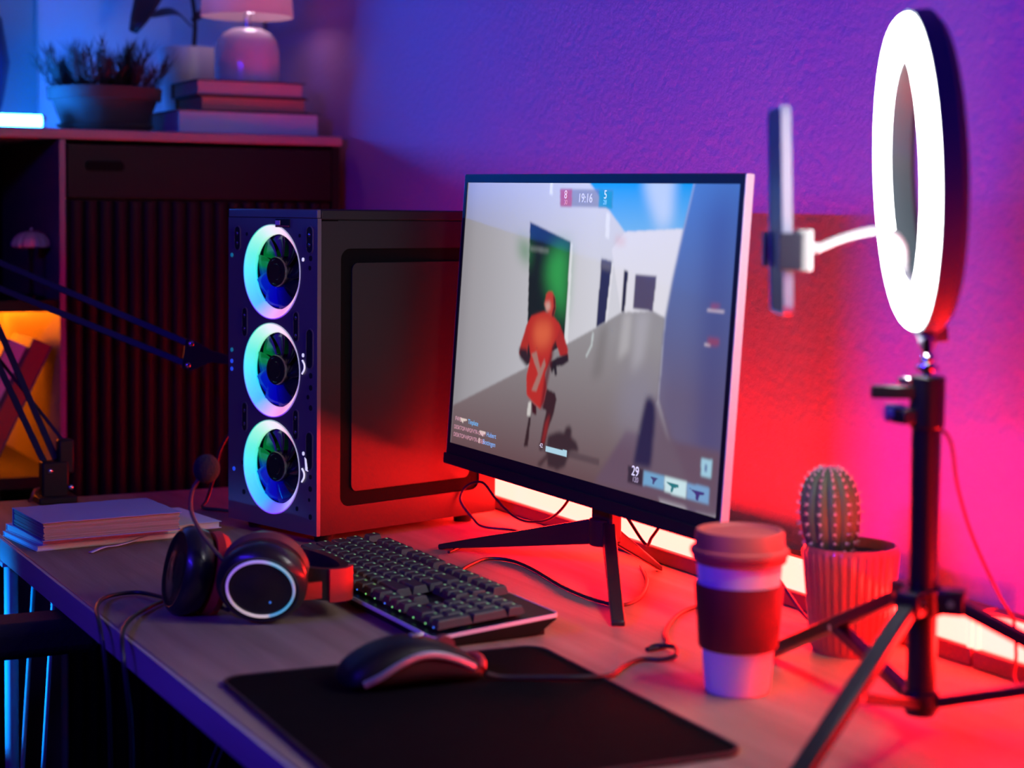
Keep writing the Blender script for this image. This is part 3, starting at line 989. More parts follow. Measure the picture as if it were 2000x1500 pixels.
# --- the picture on the screen, one colour per vertex of a fine grid
SHP = {
 'sky':[(0.508,-0.002),(0.861,-0.001),(0.838,0.143),(0.647,0.16)],
 'rwall':[(0.861,-0.001),(1.008,-0.007),(1.079,0.975),(0.913,1.005),(0.797,0.682),(0.8,0.432),(0.815,0.299),(0.838,0.143)],
 'backwall':[(0.647,0.16),(0.837,0.141),(0.815,0.299),(0.799,0.421),(0.761,0.41),(0.653,0.424),(0.605,0.219)],
 'floor':[(0.0,0.857),(0.318,0.657),(0.458,0.558),(0.568,0.485),(0.653,0.424),(0.761,0.407),(0.801,0.424),(0.797,0.682),(0.742,0.804),(0.839,1.029),(0.001,1.03)],
 'floorR':[(0.797,0.682),(0.765,0.68),(0.726,0.92),(1.02,1.001),(0.906,0.916)],
 'gdoor':[(0.286,0.14),(0.454,0.203),(0.455,0.52),(0.454,0.559),(0.394,0.603),(0.312,0.652)],
 'gdoor_bright':[(0.383,0.224),(0.45,0.216),(0.452,0.477),(0.386,0.381),(0.362,0.322)],
 'gjamb':[(0.454,0.203),(0.461,0.211),(0.469,0.55),(0.455,0.558)],
 'lintel':[(0.293,0.229),(0.369,0.234),(0.37,0.244),(0.294,0.24)],
 'door2':[(0.572,0.254),(0.61,0.262),(0.601,0.462),(0.569,0.484)],
 'door2top':[(0.572,0.254),(0.61,0.262),(0.609,0.293),(0.571,0.286)],
 'jamb2':[(0.61,0.262),(0.616,0.264),(0.607,0.457),(0.601,0.462)],
 'door3':[(0.654,0.283),(0.668,0.288),(0.665,0.42),(0.653,0.424)],
 'door4':[(0.693,0.296),(0.764,0.294),(0.759,0.408),(0.694,0.406)],
 'sign':[(0.615,0.178),(0.649,0.179),(0.65,0.199),(0.616,0.198)],
 'pill1':[(0.356,-0.0),(0.367,-0.0),(0.369,0.042),(0.357,0.04)],
 'pill2':[(0.576,0.097),(0.59,0.101),(0.594,0.187),(0.579,0.18)],
 'refl1':[(0.663,0.425),(0.692,0.418),(0.689,0.543),(0.654,0.581)],
 'refl2':[(0.704,0.416),(0.753,0.411),(0.74,0.566),(0.703,0.613)],
 'refl3':[(0.582,0.485),(0.615,0.464),(0.602,0.639),(0.564,0.663)],
 'blob':[(0.758,0.686),(0.773,0.679),(0.789,0.699),(0.794,0.745),(0.79,0.903),(0.73,0.909),(0.742,0.796)],
 'fshadow':[(0.417,0.882),(0.454,0.86),(0.478,0.859),(0.485,0.836),(0.499,0.83),(0.508,0.843),(0.506,0.865),(0.529,0.881),(0.539,0.91),(0.506,0.916),(0.491,0.971),(0.464,0.991),(0.425,0.989),(0.416,0.935)],
 'fshadow2':[(0.421,0.942),(0.432,0.948),(0.396,0.997),(0.381,0.992)],
 'head':[(0.372,0.391),(0.383,0.379),(0.396,0.382),(0.407,0.4),(0.412,0.435),(0.407,0.461),(0.393,0.469),(0.38,0.451),(0.368,0.427)],
 'headdark':[(0.399,0.388),(0.409,0.403),(0.412,0.439),(0.405,0.468),(0.399,0.462),(0.405,0.431)],
 'headband':[(0.368,0.422),(0.389,0.415),(0.393,0.441),(0.377,0.452)],
 'torso':[(0.318,0.475),(0.367,0.453),(0.392,0.454),(0.418,0.477),(0.436,0.496),(0.428,0.532),(0.41,0.574),(0.41,0.613),(0.39,0.669),(0.399,0.72),(0.392,0.765),(0.38,0.796),(0.354,0.782),(0.321,0.757),(0.315,0.691),(0.327,0.618),(0.309,0.549),(0.301,0.515)],
 'torsolight':[(0.34,0.492),(0.395,0.485),(0.408,0.526),(0.392,0.572),(0.348,0.584),(0.329,0.538)],
 'torsodark':[(0.41,0.574),(0.421,0.55),(0.413,0.621),(0.401,0.711),(0.391,0.787),(0.38,0.796),(0.39,0.669)],
 'chev1':[(0.329,0.609),(0.349,0.597),(0.369,0.655),(0.383,0.617),(0.389,0.638),(0.36,0.736),(0.34,0.736),(0.362,0.674)],
 'larm':[(0.301,0.51),(0.319,0.481),(0.321,0.548),(0.312,0.585),(0.311,0.634),(0.278,0.617),(0.281,0.585)],
 'larmdark':[(0.276,0.595),(0.307,0.594),(0.328,0.627),(0.313,0.656),(0.282,0.63)],
 'rarm':[(0.424,0.481),(0.445,0.512),(0.471,0.569),(0.473,0.603),(0.443,0.599),(0.421,0.55)],
 'rarmdark':[(0.472,0.586),(0.477,0.611),(0.455,0.63),(0.422,0.639),(0.406,0.627),(0.433,0.605)],
 'rhand':[(0.406,0.623),(0.43,0.618),(0.436,0.665),(0.429,0.671),(0.422,0.646),(0.417,0.664),(0.405,0.64)],
 'rleg':[(0.388,0.792),(0.399,0.72),(0.434,0.73),(0.441,0.751),(0.434,0.8),(0.415,0.865),(0.408,0.919),(0.392,0.941),(0.388,0.924),(0.396,0.852),(0.405,0.797)],
 'rlegred':[(0.402,0.842),(0.42,0.803),(0.414,0.87),(0.405,0.911),(0.394,0.914)],
 'llegdark':[(0.343,0.775),(0.364,0.788),(0.366,0.819),(0.349,0.818)],
 'gun':[(0.338,0.821),(0.345,0.819),(0.341,0.936),(0.324,0.942)],
 'gunlight':[(0.33,0.782),(0.342,0.775),(0.342,0.829),(0.328,0.83)],
 'hudtop':[(0.398,0.02),(0.594,0.023),(0.596,0.082),(0.403,0.081)],
 'hudred':[(0.398,0.02),(0.444,0.021),(0.447,0.082),(0.403,0.081)],
 'hudcyan':[(0.545,0.022),(0.594,0.023),(0.596,0.084),(0.547,0.081)],
 'bar':[(0.383,0.915),(0.615,0.916),(0.615,0.938),(0.386,0.941)],
 'barfill':[(0.413,0.918),(0.495,0.917),(0.495,0.937),(0.413,0.937)],
 'ammo':[(0.715,0.911),(0.767,0.913),(0.767,0.966),(0.717,0.968)],
 'slot1':[(0.769,0.916),(0.837,0.917),(0.837,0.959),(0.769,0.962)],
 'slot2':[(0.836,0.915),(0.906,0.915),(0.906,0.967),(0.838,0.964)],
 'slot3':[(0.906,0.918),(0.973,0.916),(0.975,0.965),(0.908,0.965)],
 'key':[(0.944,0.834),(0.975,0.831),(0.976,0.886),(0.945,0.886)],
 'keyin':[(0.956,0.848),(0.961,0.848),(0.962,0.872),(0.956,0.872)],
 'tag1':[(0.929,0.381),(0.979,0.38),(0.978,0.386),(0.928,0.387)],
 'tag2':[(0.927,0.487),(0.946,0.486),(0.945,0.491),(0.927,0.492)],
 'tag1r':[(0.938,0.364),(0.965,0.363),(0.964,0.375),(0.938,0.377)],
 'tag2r':[(0.937,0.468),(0.97,0.467),(0.97,0.487),(0.937,0.489)],
 'arc':[(0.557,0.497),(0.563,0.504),(0.561,0.546),(0.543,0.589),(0.538,0.585),(0.555,0.543)],
 'g1':[(0.04,0.895),(0.071,0.896),(0.071,0.904),(0.056,0.905),(0.053,0.915),(0.041,0.905)],
 'g2':[(0.131,0.924),(0.158,0.925),(0.158,0.935),(0.148,0.937),(0.149,0.946),(0.132,0.935)],
 'g3':[(0.129,0.953),(0.136,0.953),(0.135,0.974),(0.13,0.973)],
 'w1':[(0.79,0.93),(0.816,0.928),(0.808,0.938),(0.803,0.95),(0.798,0.951),(0.799,0.939)],
 'w2':[(0.843,0.933),(0.881,0.933),(0.882,0.94),(0.867,0.945),(0.863,0.96),(0.858,0.959),(0.859,0.944)],
 'w3':[(0.915,0.933),(0.96,0.935),(0.959,0.942),(0.946,0.946),(0.943,0.964),(0.936,0.965),(0.934,0.946)],
}
NX, NY = 560, 315
U, V = np.meshgrid(np.linspace(0, 1, NX), np.linspace(0, 1, NY))
IMG = np.zeros((NY, NX, 3))


def lin(c):
    c = np.asarray(c, float) / 255.0
    return np.where(c <= 0.04045, c / 12.92, ((c + 0.055) / 1.055) ** 2.4)


def inside(poly):
    r_ = np.zeros(U.shape, bool)
    n = len(poly)
    for i in range(n):
        x0, y0 = poly[i]
        x1, y1 = poly[(i + 1) % n]
        if y0 == y1:
            continue
        c = ((V >= min(y0, y1)) & (V < max(y0, y1)))
        xx = x0 + (V - y0) * (x1 - x0) / (y1 - y0)
        r_ ^= c & (U < xx)
    return r_.astype(float)


def blur(a, k):
    for ax in (0, 1):
        for _ in range(2):
            p = np.pad(a, [(k, k) if i == ax else (0, 0) for i in range(a.ndim)], mode='edge')
            c = np.cumsum(p, axis=ax)
            z = np.zeros_like(np.take(c, [0], axis=ax))
            c = np.concatenate([z, c], axis=ax)
            n = a.shape[ax]
            a = (np.take(c, range(2 * k + 1, 2 * k + 1 + n), axis=ax) - np.take(c, range(0, n), axis=ax)) / (2 * k + 1)
    return a


def grad(c0, c1, f):
    f = np.clip(f, 0, 1)[..., None]
    return lin(c0) * (1 - f) + lin(c1) * f


def put(key, col, k=1, alpha=1.0):
    global IMG
    m = inside(SHP[key] if isinstance(key, str) else key)
    if k:
        m = blur(m, k)
    m = (m * alpha)[..., None]
    c = lin(col) if not isinstance(col, np.ndarray) else col
    IMG = IMG * (1 - m) + c * m


IMG[:] = grad((150, 146, 150), (212, 211, 218), U * 1.7 + 0.1 - V * 0.1)
put([(0, 0.0), (0.03, 0), (0.03, 1), (0, 1)], (140, 136, 142), 9, 0.5)
put('sky', grad((10, 150, 228), (140, 192, 228), V * 4.2), 1)
put([(0.70, 0.0), (0.80, 0.0), (0.80, 0.13), (0.76, 0.15), (0.72, 0.06)], (215, 222, 240), 9, 0.75)
put('backwall', (226, 223, 230), 1)
put('floor', grad((150, 146, 148), (104, 78, 80), (V - 0.5) * 2.0), 1)  # red-brown lower end has the red glare on the screen painted in
put('rwall', grad((74, 118, 188), (104, 94, 122), V * 1.5 + (0.0)), 2)
put([(0.90, 0.05), (1.0, 0.0), (1.0, 0.9), (0.93, 0.9)], (52, 54, 118), 18, 0.55)
put([(0.70, 0.80), (1.0, 0.80), (1.0, 1.0), (0.6, 1.0)], (104, 82, 98), 3)
put('floorR', (108, 90, 104), 5)
put([(0.68, 0.60), (0.80, 0.58), (0.78, 0.80), (0.66, 0.80)], (140, 136, 158), 16, 0.5)
put('refl1', (196, 192, 194), 4, 0.55)
put('refl2', (180, 176, 184), 6, 0.6)
put('refl3', (112, 106, 104), 5, 0.5)
put('gdoor', (26, 34, 32), 1)
put('gdoor_bright', (52, 160, 78), 12, 0.95)
put([(0.235, 0.20), (0.30, 0.22), (0.30, 0.30), (0.25, 0.26)], (40, 130, 60), 9, 0.7)
put('lintel', (140, 150, 145), 2, 0.7)
put('gjamb', (222, 224, 226), 1)
put('door2', (44, 46, 78), 1)
put('door2top', (96, 92, 106), 2)
put('jamb2', (228, 226, 232), 1)
put('door3', (36, 32, 48), 1)
put('door4', (84, 74, 96), 1)
put('sign', (228, 130, 120), 4, 0.4)
put('pill1', (232, 232, 236), 1)
put('pill2', (232, 232, 236), 1)
put('blob', (44, 38, 70), 3)
put('fshadow', (58, 42, 44), 2)
put('fshadow2', (66, 46, 46), 2)
put('arc', (205, 215, 215), 1, 0.7)
put('gun', (52, 34, 32), 1)
put('gunlight', (205, 200, 196), 1)
put('llegdark', (64, 26, 26), 1)
put('rleg', (58, 34, 34), 1)
put('rlegred', (150, 40, 34), 2, 0.8)
put('larm', (176, 48, 36), 1)
put('larmdark', (50, 34, 38), 2)
put('rarm', (170, 44, 36), 1)
put('rarmdark', (44, 32, 36), 1)
put('rhand', (38, 30, 32), 1)
put('torso', (186, 46, 36), 1)
put('torsolight', (226, 106, 66), 7, 0.8)
put('torsodark', (96, 26, 26), 2, 0.8)
put('chev1', (160, 132, 122), 1, 0.75)
put('head', (192, 64, 50), 1)
put('headdark', (70, 26, 28), 1)
put('headband', (206, 170, 158), 2, 0.8)
put('hudtop', (112, 110, 128), 1, 0.7)
put('hudred', (190, 70, 70), 1, 0.85)
put('hudcyan', (10, 150, 190), 1, 0.9)
put('bar', (74, 58, 62), 1, 0.6)
put('barfill', (176, 214, 232), 0)
put('ammo', (40, 32, 44), 1, 0.85)
put('slot1', (116, 172, 214), 1, 0.9)
put('slot2', (206, 234, 240), 1, 0.95)
put('slot3', (122, 168, 214), 1, 0.9)
put('w1', (70, 66, 120), 0)
put('w2', (40, 120, 128), 0)
put('w3', (66, 50, 122), 0)
put('key', (160, 204, 224), 1)
put('keyin', (60, 70, 140), 1)
put('tag1', (214, 196, 208), 1)
put('tag2', (214, 196, 208), 1)
put('tag1r', (180, 60, 70), 2, 0.6)
put('tag2r', (170, 54, 66), 2, 0.6)
for g in ('g1', 'g2', 'g3'):
    put(g, (226, 206, 198), 0)
vx = np.zeros((NX * NY, 3))
xs = (U.ravel() - 0.5) * SW
ys = (0.5 - V.ravel()) * SH
mm3 = np.array(MM)
vx = xs[:, None] * mm3[:3, 0] + ys[:, None] * mm3[:3, 1] + mm3[:3, 3]
idx = np.arange(NX * NY).reshape(NY, NX)
q = np.stack([idx[:-1, :-1], idx[1:, :-1], idx[1:, 1:], idx[:-1, 1:]], -1).reshape(-1, 4)
me = bpy.data.meshes.new('screen')
me.vertices.add(NX * NY)
me.vertices.foreach_set('co', vx.ravel())
me.loops.add(q.size)
me.loops.foreach_set('vertex_index', q.ravel().astype(np.int32))
me.polygons.add(len(q))
me.polygons.foreach_set('loop_start', np.arange(0, q.size, 4, dtype=np.int32))
me.update(calc_edges=True)
ca = me.color_attributes.new('picture', 'FLOAT_COLOR', 'POINT')
ca.data.foreach_set('color', np.concatenate([IMG.reshape(-1, 3), np.ones((NX * NY, 1))], 1).astype(np.float32).ravel())
ms = bpy.data.materials.new('screen_picture')
ms.use_nodes = True
nt = ms.node_tree
bs = nt.nodes['Principled BSDF']
bs.inputs['Base Color'].default_value = (0.01, 0.01, 0.012, 1)
bs.inputs['Roughness'].default_value = 0.45
an = nd(nt, 'ShaderNodeVertexColor')
an.layer_name = 'picture'
nt.links.new(an.outputs['Color'], bs.inputs['Emission Color'])
bs.inputs['Emission Strength'].default_value = SCREEN_E
me.materials.append(ms)
scr = bpy.data.objects.new('screen', me)
link(scr, mon)


def screen_text(s, uv, size, col, align='CENTER'):
    cu = bpy.data.curves.new('screen_text', 'FONT')
    cu.body = s
    cu.size = size
    cu.align_x = align
    cu.align_y = 'CENTER'
    o = bpy.data.objects.new('screen_text', cu)
    COL.objects.link(o)
    dg = bpy.context.evaluated_depsgraph_get()
    m_ = bpy.data.meshes.new_from_object(o.evaluated_get(dg))
    bpy.data.objects.remove(o, do_unlink=True)
    m_.transform(MM @ Matrix.Translation(((uv[0] - 0.5) * SW, (0.5 - uv[1]) * SH, 0.0004)))
    m_.materials.clear()
    l = lin(col)
    m_.materials.append(mat('glyph_%d_%d_%d' % tuple(col), tuple(l), 0.5, emit=tuple(l), estr=SCREEN_E))
    t_ = bpy.data.objects.new('screen_text', m_)
    link(t_, scr)


screen_text('8', (0.422, 0.041), 0.0135, (245, 225, 222))
screen_text('30', (0.424, 0.067), 0.0075, (225, 170, 168))
screen_text('19:16', (0.497, 0.052), 0.0145, (225, 228, 236))
screen_text('5', (0.570, 0.039), 0.0135, (235, 245, 248))
screen_text('28', (0.570, 0.064), 0.0075, (150, 215, 230))
screen_text('29', (0.741, 0.926), 0.0150, (244, 240, 242))
screen_text('120', (0.743, 0.952), 0.0080, (190, 178, 186))
screen_text('FWC', (0.017, 0.904), 0.0078, (226, 170, 166), 'LEFT')
screen_text('Tinplate', (0.077, 0.904), 0.0085, (110, 200, 236), 'LEFT')
screen_text('DESKTOP-NPGFVTR-OSEH', (0.014, 0.936), 0.0072, (220, 160, 158), 'LEFT')
screen_text('Hubert', (0.164, 0.933), 0.0085, (130, 190, 232), 'LEFT')
screen_text('DESKTOP-NPGFVTR-OSEH', (0.014, 0.965), 0.0072, (220, 160, 158), 'LEFT')
screen_text('Bottingen', (0.150, 0.964), 0.0085, (130, 190, 232), 'LEFT')
screen_text('42', (0.395, 0.922), 0.0075, (236, 226, 224))

# stand: column and three splayed legs
M_stand = mat('stand_black', (0.030, 0.026, 0.026), 0.35, 0.2, var=0.1)
bm = B()
box2(bm, (-0.022, -0.004, 0.040), (0.022, 0.012, 0.20))
obj('column', bm, M_stand, mon, bevel=0.003)


def bar_leg(p0, p1, h0, h1, wd, name='leg'):
    p0, p1 = Vector(p0), Vector(p1)
    d = (p1 - p0)
    s = Vector((d.y, -d.x, 0)).normalized() * wd / 2
    bm = B()
    pts = []
    for p, h in ((p0, h0), (p1, h1)):
        pts.append([bm.verts.new(p + s), bm.verts.new(p - s), bm.verts.new(p - s + Vector((0, 0, h))), bm.verts.new(p + s + Vector((0, 0, h)))])
    A, C = pts
    for i in range(4):
        j = (i + 1) % 4
        bm.faces.new((A[i], A[j], C[j], C[i]))
    bm.faces.new(A[::-1])
    bm.faces.new(C)
    return obj(name, bm, M_stand, mon, bevel=0.0015)


bar_leg((0.012, 0.0, 0.036), (0.228, -0.114, 0.0005), 0.030, 0.006, 0.014)
bar_leg((-0.012, 0.0, 0.036), (-0.229, -0.097, 0.0005), 0.030, 0.006, 0.014)
bar_leg((0.0, 0.008, 0.040), (0.001, 0.076, 0.0005), 0.022, 0.006, 0.014)
bm = B()
cyl(bm, (0, 0, 0.036), (0, 0, 0.067), 0.0165, n=28)
obj('hub', bm, M_stand, mon, bevel=0.002)

# ------------------------------------------------------------------ keyboard
M_key = mat('keycap', (0.030, 0.030, 0.034), 0.42, var=0.12, bump=0.05, bscale=900)
kb = thing('keyboard', 'black mechanical keyboard with lit green legends', 'keyboard', (-1.755, 0.777, 0))
KM = Matrix.Translation((0, 0, 0.0200)) @ Matrix.Rotation(R(4.6), 4, 'X')
bm = B()
prism(bm, rrect(0.440, 0.134, 0.004, 3), -0.0065, -0.0010, KM)
obj('top_plate', bm, M_blackmetal, kb, bevel=0.0006)
bm = B()
ringprism(bm, rrect(0.4414, 0.1354, 0.0045, 3), rrect(0.4398, 0.1338, 0.004, 3), -0.0046, -0.0008, KM)
obj('edge_trim', bm, mat('kb_trim', (0.75, 0.76, 0.80), 0.35, 0.15), kb, smooth=False, label='bright metal edge of the keyboard')
bm = B()
A = [bm.verts.new(KM @ Vector((x, y, -0.0066))) for x, y in ((-0.219, -0.066), (0.219, -0.066), (0.219, 0.066), (-0.219, 0.066))]
C = [bm.verts.new((x, y, 0.0005)) for x, y in ((-0.212, -0.060), (0.212, -0.060), (0.205, 0.052), (-0.205, 0.052))]
for i in range(4):
    j = (i + 1) % 4
    bm.faces.new((A[i], A[j], C[j], C[i]))
bm.faces.new(A)
bm.faces.new(C[::-1])
obj('case', bm, M_black, kb, smooth=False)
for sx in (-0.19, 0.19):
    obj('foot', box2(B(), (sx - 0.012, 0.050, 0.0), (sx + 0.012, 0.062, 0.016)), M_black, kb, smooth=False)
PU = 0.0189
KEYS = []


def row(r, items, y=None):
    x = 0.0
    for it in items:
        if isinstance(it, tuple):
            KEYS.append((x, r, it[0], it[1]))
            x += it[0]
        elif it < 0:
            x += -it
        else:
            KEYS.append((x, r, it, 1))
            x += it


row(0, [1.25] * 3 + [6.25] + [1.25] * 4 + [-.25, 1, 1, 1, -.25, 2, 1])
row(1, [2.25] + [1] * 10 + [2.75, -1.25, 1, -1.25, 1, 1, 1])
row(2, [1.75] + [1] * 11 + [2.25, -3.5, 1, 1, 1])
row(3, [1.5] + [1] * 12 + [1.5, -.25, 1, 1, 1, -.25, 1, 1, 1])
row(4, [1] * 13 + [2, -.25, 1, 1, 1, -.25, 1, 1, 1, 1])
row(5.25, [1, -1, 1, 1, 1, 1, -.5, 1, 1, 1, 1, -.5, 1, 1, 1, 1, -.25, 1, 1, 1])
KEYS += [(21.5, 0, 1, 2), (21.5, 2, 1, 2)]
KX0, KY0 = -22.5 * PU / 2, -6.25 * PU / 2
shape = {}
leg_bm, dot_bm, dotb_bm = B(), B(), B()
for (x, r_, wu, hu) in KEYS:
    wd, dp = wu * PU - 0.0011, hu * PU - 0.0011
    cx_ = KX0 + (x + wu / 2) * PU
    cy_ = KY0 + (r_ + hu / 2) * PU
    key = (wu, hu)
    M = KM @ Matrix.Translation((cx_, cy_, 0.0028))
    if key not in shape:
        bm = B()
        rings = []
        for z, e, ey in ((0, 0, 0), (0.0068, 0.0020, -0.0004), (0.0078, 0.0027, -0.0006)):
            rings.append([bm.verts.new((sx * (wd / 2 - e), sy * (dp / 2 - e) + ey * -1, z)) for sx, sy in ((-1, -1), (1, -1), (1, 1), (-1, 1))])
        for a, b in zip(rings[:-1], rings[1:]):
            for i in range(4):
                j = (i + 1) % 4
                bm.faces.new((a[i], a[j], b[j], b[i]))
        bm.faces.new(rings[0][::-1])
        bm.faces.new(rings[-1])
        shape[key] = obj('keycap', bm, M_key, kb, smooth=False)
        shape[key].matrix_local = M
    else:
        c = inst(shape[key], 'keycap', kb)
        c.matrix_local = M
    if wu < 6:
        rq = random.Random(int(x * 40 + r_ * 977))
        lw = rq.uniform(0.0012, 0.0022)
        for dx_ in (-0.0026, 0.0):
            box(leg_bm, (dx_ - wd / 2 + 0.0075, dp / 2 - 0.0056, 0.00795), (lw, 0.0022 if dx_ else 0.0014, 0.0002), M)
    tgt = dotb_bm if (r_ == 0 and x < 12) or (x + r_) % 7 < 2 else dot_bm
    if r_ == 0 or (x > 20 and r_ < 3):
        ball(tgt, (-0.001, -dp / 2 + 0.0005, 0.0004), 0.0011, 6, 4, (1, 1, 0.8), M)
obj('key_legends', leg_bm, mat('legend_glow', (0.4, 0.7, 0.3), 0.5, emit=(0.30, 0.75, 0.22), estr=0.25), kb, smooth=False, kind='stuff')
obj('switch_lights', dot_bm, mat('switch_green', (0.3, 0.9, 0.3), 0.5, emit=(0.30, 1.0, 0.25), estr=1.2), kb, kind='stuff')
obj('switch_lights', dotb_bm, mat('switch_blue', (0.2, 0.3, 0.9), 0.5, emit=(0.05, 0.20, 1.0), estr=1.5), kb, kind='stuff')
M_cable = mat('black_cable', (0.02, 0.018, 0.02), 0.45, var=0.1)


def desk_path(pts, z=0.0022):
    return [(a[0], a[1], a[2] if len(a) > 2 else z) for a in pts]


def rel(pts, o):
    o = Vector(o)
    return [Vector(p) - o for p in pts]


bm = B()
tube(bm, rel(desk_path([(-1.80, 0.838, 0.010), (-1.83, 0.872, 0.006), (-1.886, 0.917), (-1.915, 0.955), (-1.895, 0.976), (-1.838, 0.976), (-1.735, 0.960), (-1.663, 0.958), (-1.628, 0.972), (-1.653, 1.010), (-1.72, 1.060), (-1.80, 1.10)]), (-1.755, 0.777, 0)), 0.0020, 8, 6)
obj('cable', bm, M_cable, kb)

# ------------------------------------------------------------------ mouse pad and mouse
PA = Vector((-1.326, 0.643, 0))
pad = thing('mouse_pad', 'large black mouse pad at the front of the desk', 'mouse pad', PA, R(-2.2))
bm = B()
prism(bm, rrect(0.372, 0.314, 0.022, 8), 0.0003, 0.0034)
obj('mat_sheet', bm, mat('pad_cloth', (0.007, 0.006, 0.006), 0.9, var=0.2, vscale=60, bump=0.1, bscale=900, spec=0.02), pad, smooth=False)
bm = B()
tube(bm, [(x, y, 0.0026) for x, y in rrect(0.370, 0.312, 0.021, 8)], 0.0019, 6, 1, smooth=False, cyc=True)
obj('stitched_edge', bm, mat('pad_edge', (0.020, 0.016, 0.018), 0.7, bump=0.5, bscale=800), pad)

MP = Vector((-1.437, 0.640, 0.0046))
mouse = thing('computer_mouse', 'black computer mouse with a silver side strip on the pad', 'mouse', MP, R(-3))
prof = [(-0.062, 0.012, 0.020), (-0.055, 0.021, 0.027), (-0.042, 0.029, 0.031), (-0.024, 0.036, 0.0325), (-0.004, 0.0395, 0.0315), (0.016, 0.037, 0.0305), (0.034, 0.031, 0.0305), (0.050, 0.023, 0.030), (0.060, 0.016, 0.027), (0.064, 0.010, 0.022)]
bm = B()
rows = []
for (y, h, wd) in prof:
    r_ = []
    for k in range(17):
        t_ = PI * k / 16
        cx_, sz = math.cos(t_), math.sin(t_)
        r_.append(bm.verts.new((wd * math.copysign(abs(cx_) ** 0.55, cx_) * (1 - 0.12 * sz * 0), y, h * sz ** 0.75)))
    rows.append(r_)
for a, b in zip(rows[:-1], rows[1:]):
    for k in range(16):
        bm.faces.new((a[k], a[k + 1], b[k + 1], b[k]))
    bm.faces.new((a[16], a[0], b[0], b[16]))
bm.faces.new(rows[0])
bm.faces.new(rows[-1][::-1])
body = obj('shell', bm, mat('mouse_black', (0.010, 0.009, 0.010), 0.45, var=0.1, spec=0.3), mouse)
sb = body.modifiers.new('sub', 'SUBSURF')
sb.levels = sb.render_levels = 1
bm = B()
tube(bm, [(0.0275, -0.050, 0.006), (0.0315, -0.036, 0.013), (0.0325, -0.018, 0.0225), (0.0310, 0.000, 0.0275), (0.0300, 0.018, 0.0265), (0.0295, 0.036, 0.0205), (0.0285, 0.052, 0.0125)], 0.0024, 8, 6, flat=(1, 1.4))
obj('side_strip', bm, mat('mouse_silver', (0.55, 0.57, 0.60), 0.28, 0.7), mouse, label='curved silver strip')
bm = B()
tube(bm, [(-0.021, 0.0615, 0.008), (-0.012, 0.0655, 0.0125), (0.0, 0.0665, 0.0135), (0.012, 0.0655, 0.0125), (0.021, 0.0615, 0.008)], 0.0042, 8, 5)
obj('front_lip', bm, mat('mouse_red', (0.55, 0.03, 0.03), 0.4), mouse, label='red front lip')
bm = B()
cyl(bm, (-0.004, 0.034, 0.0265), (0.004, 0.034, 0.0265), 0.0095, n=20)
obj('scroll_wheel', bm, mat('wheel_rubber', (0.25, 0.05, 0.05), 0.5), mouse)
bm = B()
box2(bm, (-0.0035, 0.002, 0.0375), (0.0035, 0.014, 0.0402))
obj('dpi_button', bm, mat('mouse_silver', (0.55, 0.57, 0.60)), mouse, bevel=0.001)
bm = B()
tube(bm, rel([(-1.405, 0.702, 0.010), (-1.402, 0.716, 0.0062), (-1.389, 0.744, 0.0060), (-1.372, 0.780, 0.0062), (-1.378, 0.812, 0.0030), (-1.403, 0.841, 0.0026), (-1.418, 0.868, 0.0026), (-1.408, 0.884, 0.003), (-1.405, 0.897, 0.006), (-1.430, 0.912, 0.007), (-1.452, 0.905, 0.004), (-1.447, 0.893, 0.0026), (-1.455, 0.920, 0.0026), (-1.499, 0.945, 0.0026), (-1.553, 0.991, 0.0026), (-1.585, 1.035, 0.0026), (-1.60, 1.10, 0.0026)], MP), 0.0023, 8, 6)
c = obj('cable', bm, M_cable, mouse)
c.rotation_euler = (0, 0, R(3))

# ------------------------------------------------------------------ headset
HS = Vector((-1.735, 0.60, 0))
hs = thing('headset', 'black and red gaming headset with a glowing ring lying on the desk', 'headset', HS)
M_hblack = mat('headset_black', (0.020, 0.019, 0.021), 0.30, var=0.1, coat=0.2)
M_hred = mat('headset_red', (0.62, 0.035, 0.03), 0.45, var=0.08)
M_hbrown = mat('headset_bronze', (0.16, 0.06, 0.05), 0.35)


